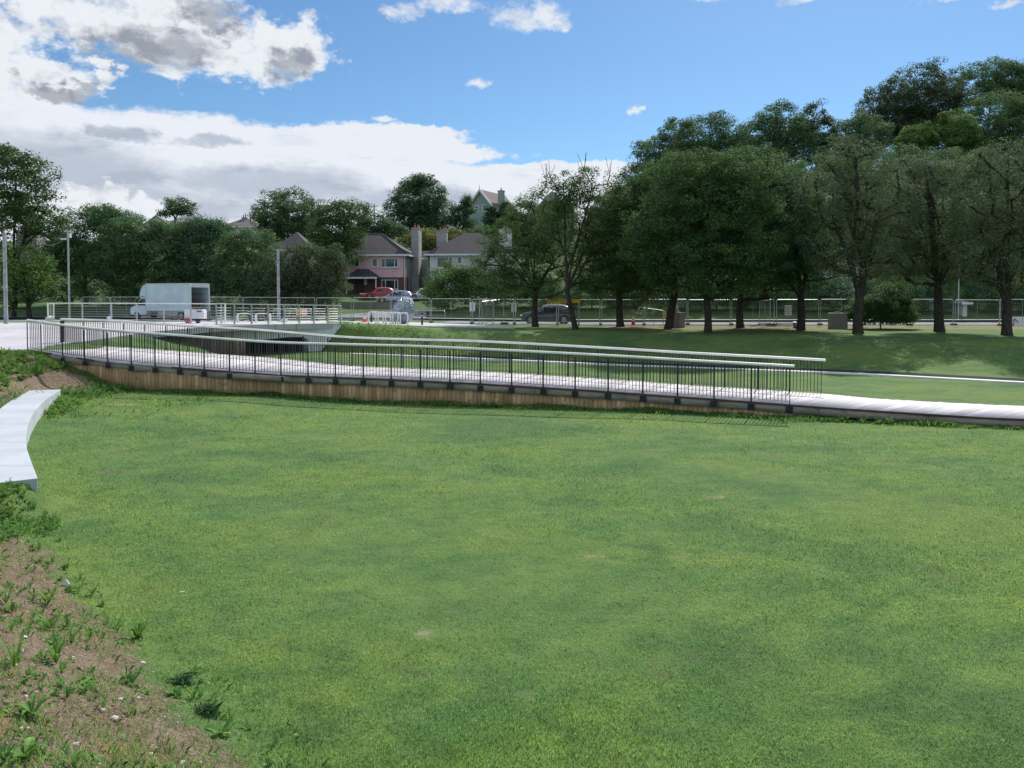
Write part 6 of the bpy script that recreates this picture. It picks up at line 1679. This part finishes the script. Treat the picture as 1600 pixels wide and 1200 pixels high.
weed_kinds = []
rr = random.Random(9)
for (nl, L_, w_, rise, jag) in ((7, 0.11, 0.035, 0.9, 0.0), (9, 0.09, 0.022, 1.3, 0.15), (6, 0.13, 0.045, 0.6, 0.1), (14, 0.13, 0.022, 1.5, 0.25), (5, 0.07, 0.04, 0.5, 0.0), (12, 0.15, 0.018, 1.1, 0.2), (16, 0.10, 0.03, 0.8, 0.1), (8, 0.12, 0.03, 0.4, 0.3)):
    weed_kinds.append(rosette(nl, L_, w_, rise, rr, jag))
def weeds_object(name, pts, label, smin=0.7, smax=1.5):
    VV = []; FF = []; TT = []; nb = 0
    P_ = np.array(pts); hz_ = H(P_[:, 0], P_[:, 1])
    for (x_, y_), z_ in zip(P_, hz_):
        V, Fc, tn = weed_kinds[int(rg.integers(len(weed_kinds)))]
        s = rg.uniform(smin, smax); a = rg.uniform(0, 6.28); A = np.array(V) * s; c_, s2 = math.cos(a), math.sin(a)
        VV.append(np.column_stack([A[:, 0] * c_ - A[:, 1] * s2 + x_, A[:, 0] * s2 + A[:, 1] * c_ + y_, A[:, 2] + z_])); FF.append(np.array(Fc) + nb); nb += len(A)
        sh_ = rg.uniform(-0.25, 0.3); TT += [min(1, max(0, q_ * 0.7 + sh_)) for q_ in tn]
    o = link(name, mesh_from(name, np.vstack(VV), np.vstack(FF), WEED, tint=TT)); setp(o, label, 'weeds', kind='stuff'); return o

pts = []
def region(n, x0, x1, y0, y1, f):
    x_ = rg.uniform(x0, x1, n); y_ = rg.uniform(y0, y1, n); s = poly_sdf(FOOT, x_, y_); k = rg.random(n) < f(x_, y_, s)
    pts.extend(list(zip(x_[k], y_[k])))
region(4200, -7, 2, 3.0, 11, lambda x, y, s: np.where((s > 0.05), 0.60 * (clumpn(x, y, 2.2) > 0.50) + 0.10, 0))
region(900, -8, 0, 4.5, 12, lambda x, y, s: np.where(np.abs(s - 0.05) < 0.28, 0.35 * (clumpn(x, y, 1.6) > 0.45), 0))
region(5000, -11.5, -6.8, 9.3, 12.1, lambda x, y, s: np.where(s > -0.1, 0.75, 0))
weeds_object('bank_weeds', pts, 'small broad-leaved weeds scattered over the near soil bank', 0.25, 0.75)
pts = []
region(6000, -21, -12.2, 20.5, 27.5, lambda x, y, s: np.where(s > 0.9, 0.75 * ((x < -16.0) | (clumpn(x, y, 1.4) > 0.74)), 0.10 * (s > -0.2)))
region(500, -14.8, -12.6, 21.5, 26.8, lambda x, y, s: np.where(s > -0.5, 0.6, 0))
weeds_object('mound_weeds', pts, 'dense low green weeds on the mound behind the concrete bench', 0.6, 1.5)
s = rg.uniform(1, LF * 0.97, 700); q = path_sample(FR, s); q2 = path_sample(FR, np.minimum(s + 0.05, LF)); d_ = q2 - q; ln_ = np.hypot(d_[:, 0], d_[:, 1]) + 1e-9
o_ = rg.uniform(0.1, 0.5, 700); k = rg.random(700) < 0.25 + 0.75 * (clumpn(s, s * 0, 0.9) > 0.55)
weeds_object('wall_weeds', list(zip((q[:, 0] + d_[:, 1] / ln_ * o_)[k], (q[:, 1] - d_[:, 0] / ln_ * o_)[k])), 'low weeds growing along the foot of the boardwalk wall', 0.5, 1.3)
# rough growth on the far bank by the bridge
nb_ = 9000
x = rg.uniform(-12, 8, nb_); y = 46.5 + rg.uniform(-1.5, 5.5, nb_) - 0.37 * (x + 12) ; s_ = poly_sdf(FOOT, x, y); k = (s_ > 0.0) & (rg.random(nb_) < np.where(s_ < 3.2, 0.9, 0.1) * np.where(x < -5, 1, 0.35))
V, Fq = blades(x[k], y[k], 0.18, 0.03, 0.9)
o = link('bank_tussocks', mesh_from('bank_tussocks', V, Fq, GRASS, tint=rg.random(int(k.sum())) * 0.6)); setp(o, 'rough grass tussocks on the bank right of the bridge', 'grass', kind='stuff')

# single weeds one can point to: label, pixel, leaves, length, width, rise
def ground_px(px, py):
    """where the view ray through a photo pixel meets the ground"""
    r = ray(px, py); lo_, hi_ = 2.0, 60.0; ts = np.linspace(2.0, 60, 1500); z = CAMZ + r[2] / r[1] * ts; g_ = H(r[0] / r[1] * ts, ts)
    i = int(np.argmax(z < g_)); return Vector((r[0] / r[1] * ts[i], ts[i], float(g_[i])))
single = [('dock plant with one long bright yellow-green leaf at the bottom of the bank', 345, 1148, 5, 0.17, 0.062, 0.5, 0.0),
          ('flat bright green leaf plant at the lawn edge above the dock', 302, 1052, 4, 0.13, 0.055, 0.35, 0.0),
          ('leafy green thistle-like weed standing at the lawn edge', 215, 1000, 14, 0.16, 0.035, 1.5, 0.25),
          ('pale broad-leaved weed low on the bare soil, bottom left', 50, 1125, 8, 0.15, 0.05, 0.9, 0.0),
          ('tall thin-leaved weed on the left edge of the soil', 22, 1045, 8, 0.17, 0.035, 1.8, 0.1),
          ('upright bushy weed on the soil right of the tall thin-leaved one', 88, 1040, 10, 0.17, 0.035, 1.8, 0.15),
          ('large round-leaved weed at the bottom left corner', 42, 1188, 6, 0.15, 0.085, 0.7, 0.0),
          ('spreading weed in the middle of the soil patch', 205, 1072, 12, 0.11, 0.025, 0.8, 0.2),
          ('small light green weed above the pair of pinkish stones', 135, 1085, 9, 0.10, 0.025, 0.9, 0.15),
          ('tuft of soft green weeds near the white pointed stone', 75, 945, 13, 0.17, 0.04, 1.2, 0.2),
          ('green weed clump on the soil below the white pointed stone', 78, 985, 12, 0.15, 0.04, 1.1, 0.2)]
for i, (lab, px, py, nl, L_, w_, rise, jag) in enumerate(single):
    q = ground_px(px, py); nl = nl if i < 2 else int(nl * 1.8); w_ = w_ if i < 2 else w_ * 0.62; V, Fc, tn = rosette(nl, L_, w_, rise, random.Random(50 + i), jag)
    if i < 2:
        tn = [1.0] * 10 + [t_ * 0.5 for t_ in tn[10:]]
    o = link('weed_plant', mesh_from('weed_plant', V, [tuple(f) for f in Fc], WEED, tint=tn)); o.location = q; o.rotation_euler = (0, 0, 1.3 * i if i != 0 else -0.5)
    setp(o, lab, 'weed')
# dark grass tufts at the lawn edge
for i, (lab, px, py) in enumerate((('dark dense grass tuft at the lawn edge, lower of two', 325, 1118), ('dark dense grass tuft at the lawn edge, upper of two', 285, 1072))):
    q = ground_px(px, py); n = 420; a = rg.uniform(0, 6.28, n); r = np.minimum(0.08, np.abs(rg.normal(0, 0.035, n)))
    V, Fq = blades(q.x + np.cos(a) * r * 1.6, q.y + np.sin(a) * r, 0.10, 0.005, 0.9)
    V = V - np.array([q.x, q.y, q.z]); o = link('grass_tuft', mesh_from('grass_tuft', V, Fq, simple('tuft_green%d' % i, (0.09, 0.19, 0.075), 0.7, 0, 0.2, 9))); o.location = q; setp(o, lab, 'grass tuft')

# ------------------------------------------------------------------ stones
SM = simple('pale_stone', (0.50, 0.42, 0.37), 0.85, 0, 0.2, 20, bmp=0.3); SMW = simple('white_stone', (0.68, 0.67, 0.62), 0.8, 0, 0.12, 20)
def stone_mesh(seed, sx_, sy_, sz_, pointed=0.0):
    import bmesh
    bm = bmesh.new(); bmesh.ops.create_icosphere(bm, subdivisions=2, radius=1.0); rs = random.Random(seed); pl = [Vector((rs.gauss(0, 1), rs.gauss(0, 1), rs.gauss(0, 1))).normalized() for _ in range(7)]
    for v in bm.verts:
        for n_ in pl:
            d0 = v.co.dot(n_)
            if d0 > 0.72: v.co -= n_ * (d0 - 0.72)
        if v.co.z > 0: v.co.x *= 1 - pointed * v.co.z; v.co.y *= 1 - pointed * v.co.z
        v.co = Vector((v.co.x * sx_, v.co.y * sy_, v.co.z * sz_))
    me_ = bpy.data.meshes.new('stone'); bm.to_mesh(me_); bm.free(); return me_
for i, (lab, px, py, sx_, sy_, sz_, mt, pt) in enumerate((
    ('white pointed stone standing at the edge of the soil and lawn', 103, 917, 0.045, 0.03, 0.065, SMW, 0.55),
    ('cream flat stone lying on the lawn by itself', 284, 927, 0.042, 0.022, 0.012, SM, 0),
    ('larger pinkish stone of the pair on the bare soil', 178, 1127, 0.040, 0.030, 0.022, SM, 0),
    ('smaller pinkish stone of the pair on the bare soil', 160, 1116, 0.026, 0.02, 0.018, SM, 0),
    ('small pale stone above the pinkish pair on the soil', 187, 1094, 0.022, 0.017, 0.013, SMW, 0),
    ('small flat pale stone right of the tall weed', 113, 1031, 0.026, 0.017, 0.010, SMW, 0),
    ('rounded grey-pink stone with a dry stalk on the soil', 33, 1020, 0.032, 0.024, 0.020, SM, 0),
    ('pale stone high on the soil at the left edge', 38, 998, 0.028, 0.02, 0.014, SMW, 0),
    ('flat buff stone at the bottom edge of the soil', 116, 1165, 0.030, 0.018, 0.010, SM, 0),
    ('whitish stone at the bottom edge right of the weeds', 285, 1196, 0.028, 0.022, 0.016, SMW, 0),
    ('pale elongated stone at the edge of the soil near the dark tufts', 224, 1038, 0.036, 0.014, 0.009, SMW, 0))):
    q = ground_px(px, py); me_ = stone_mesh(i, sx_, sy_, sz_, pt); me_.materials.append(mt); o = link('stone', me_); o.location = q + Vector((0, 0, sz_ * 0.4)); o.rotation_euler = (0, 0, i * 0.9); setp(o, lab, 'stone')
# gravel scattered in the soil
n = 12000; x, y = scatter(3.2, 12.5, n); s_ = poly_sdf(FOOT, x, y); k = (s_ > 0.1) & (x < 2) & (rg.random(n) < 0.35 + 0.5 * clumpn(x, y, 1.1)); x, y = x[k], y[k]; z = H(x, y)
ico = np.array([(0, 0, 1), (.894, 0, .447), (.276, .851, .447), (-.724, .526, .447), (-.724, -.526, .447), (.276, -.851, .447), (.724, .526, -.447), (-.276, .851, -.447), (-.894, 0, -.447), (-.276, -.851, -.447), (.724, -.526, -.447), (0, 0, -1)])
icf = np.array([(0, 1, 2), (0, 2, 3), (0, 3, 4), (0, 4, 5), (0, 5, 1), (1, 6, 2), (2, 7, 3), (3, 8, 4), (4, 9, 5), (5, 10, 1), (2, 6, 7), (3, 7, 8), (4, 8, 9), (5, 9, 10), (1, 10, 6), (6, 11, 7), (7, 11, 8), (8, 11, 9), (9, 11, 10), (10, 11, 6)])
nn = len(x); sz = 0.0035 + 0.014 * rg.random(nn) ** 4
A = ico[None] * (1 + 0.35 * rg.normal(size=(nn, 12, 1)) * 0.5) * (sz[:, None] * rg.uniform(0.6, 1.4, (nn, 3)))[:, None, :]
A = A + np.stack([x, y, z + sz * 0.2], 1)[:, None, :]
Fq = (np.arange(nn)[:, None, None] * 12 + icf[None]).reshape(-1, 3)
gm, b = newmat('gravel'); t = attr('tint'); setin(b.inputs['Base Color'], mix(t, (0.16, 0.10, 0.07), (0.55, 0.48, 0.42))); b.inputs['Roughness'].default_value = 0.9
o = link('gravel', mesh_from('gravel', A.reshape(-1, 3), Fq, gm, tint=np.repeat(rg.random(nn) ** 1.5, 20))); setp(o, 'small gravel and crumbs scattered in the bare soil', 'gravel', kind='stuff')

# fallen yellowish leaves and clover spots on the lawn
x, y = scatter(4.5, 22, 420); s_ = poly_sdf(FOOT, x, y); k = s_ < -0.1; x, y = x[k], y[k]; n = len(x)
V = []; Fc = []; tn = []
zq = H(x, y) + 0.028
for i in range(n):
    a = rg.uniform(0, 6.28); l = rg.uniform(0.008, 0.018) * (1 + y[i] / 30); w_ = l * 0.55; ca, sa = math.cos(a), math.sin(a); b0 = len(V)
    for (u, v_, dz_) in ((-l, 0, 0), (0, -w_, 0.012), (l, 0, 0.005), (0, w_, 0.015)): V.append((x[i] + ca * u - sa * v_, y[i] + sa * u + ca * v_, zq[i] + dz_))
    Fc.append((b0, b0 + 1, b0 + 2, b0 + 3)); tn.append(rg.uniform(0.5, 1.0))
o = link('clover', mesh_from('clover', V, np.array(Fc), WEED, tint=tn)); setp(o, 'tiny bright clover and dandelion leaves dotted over the lawn', 'clover', kind='stuff')
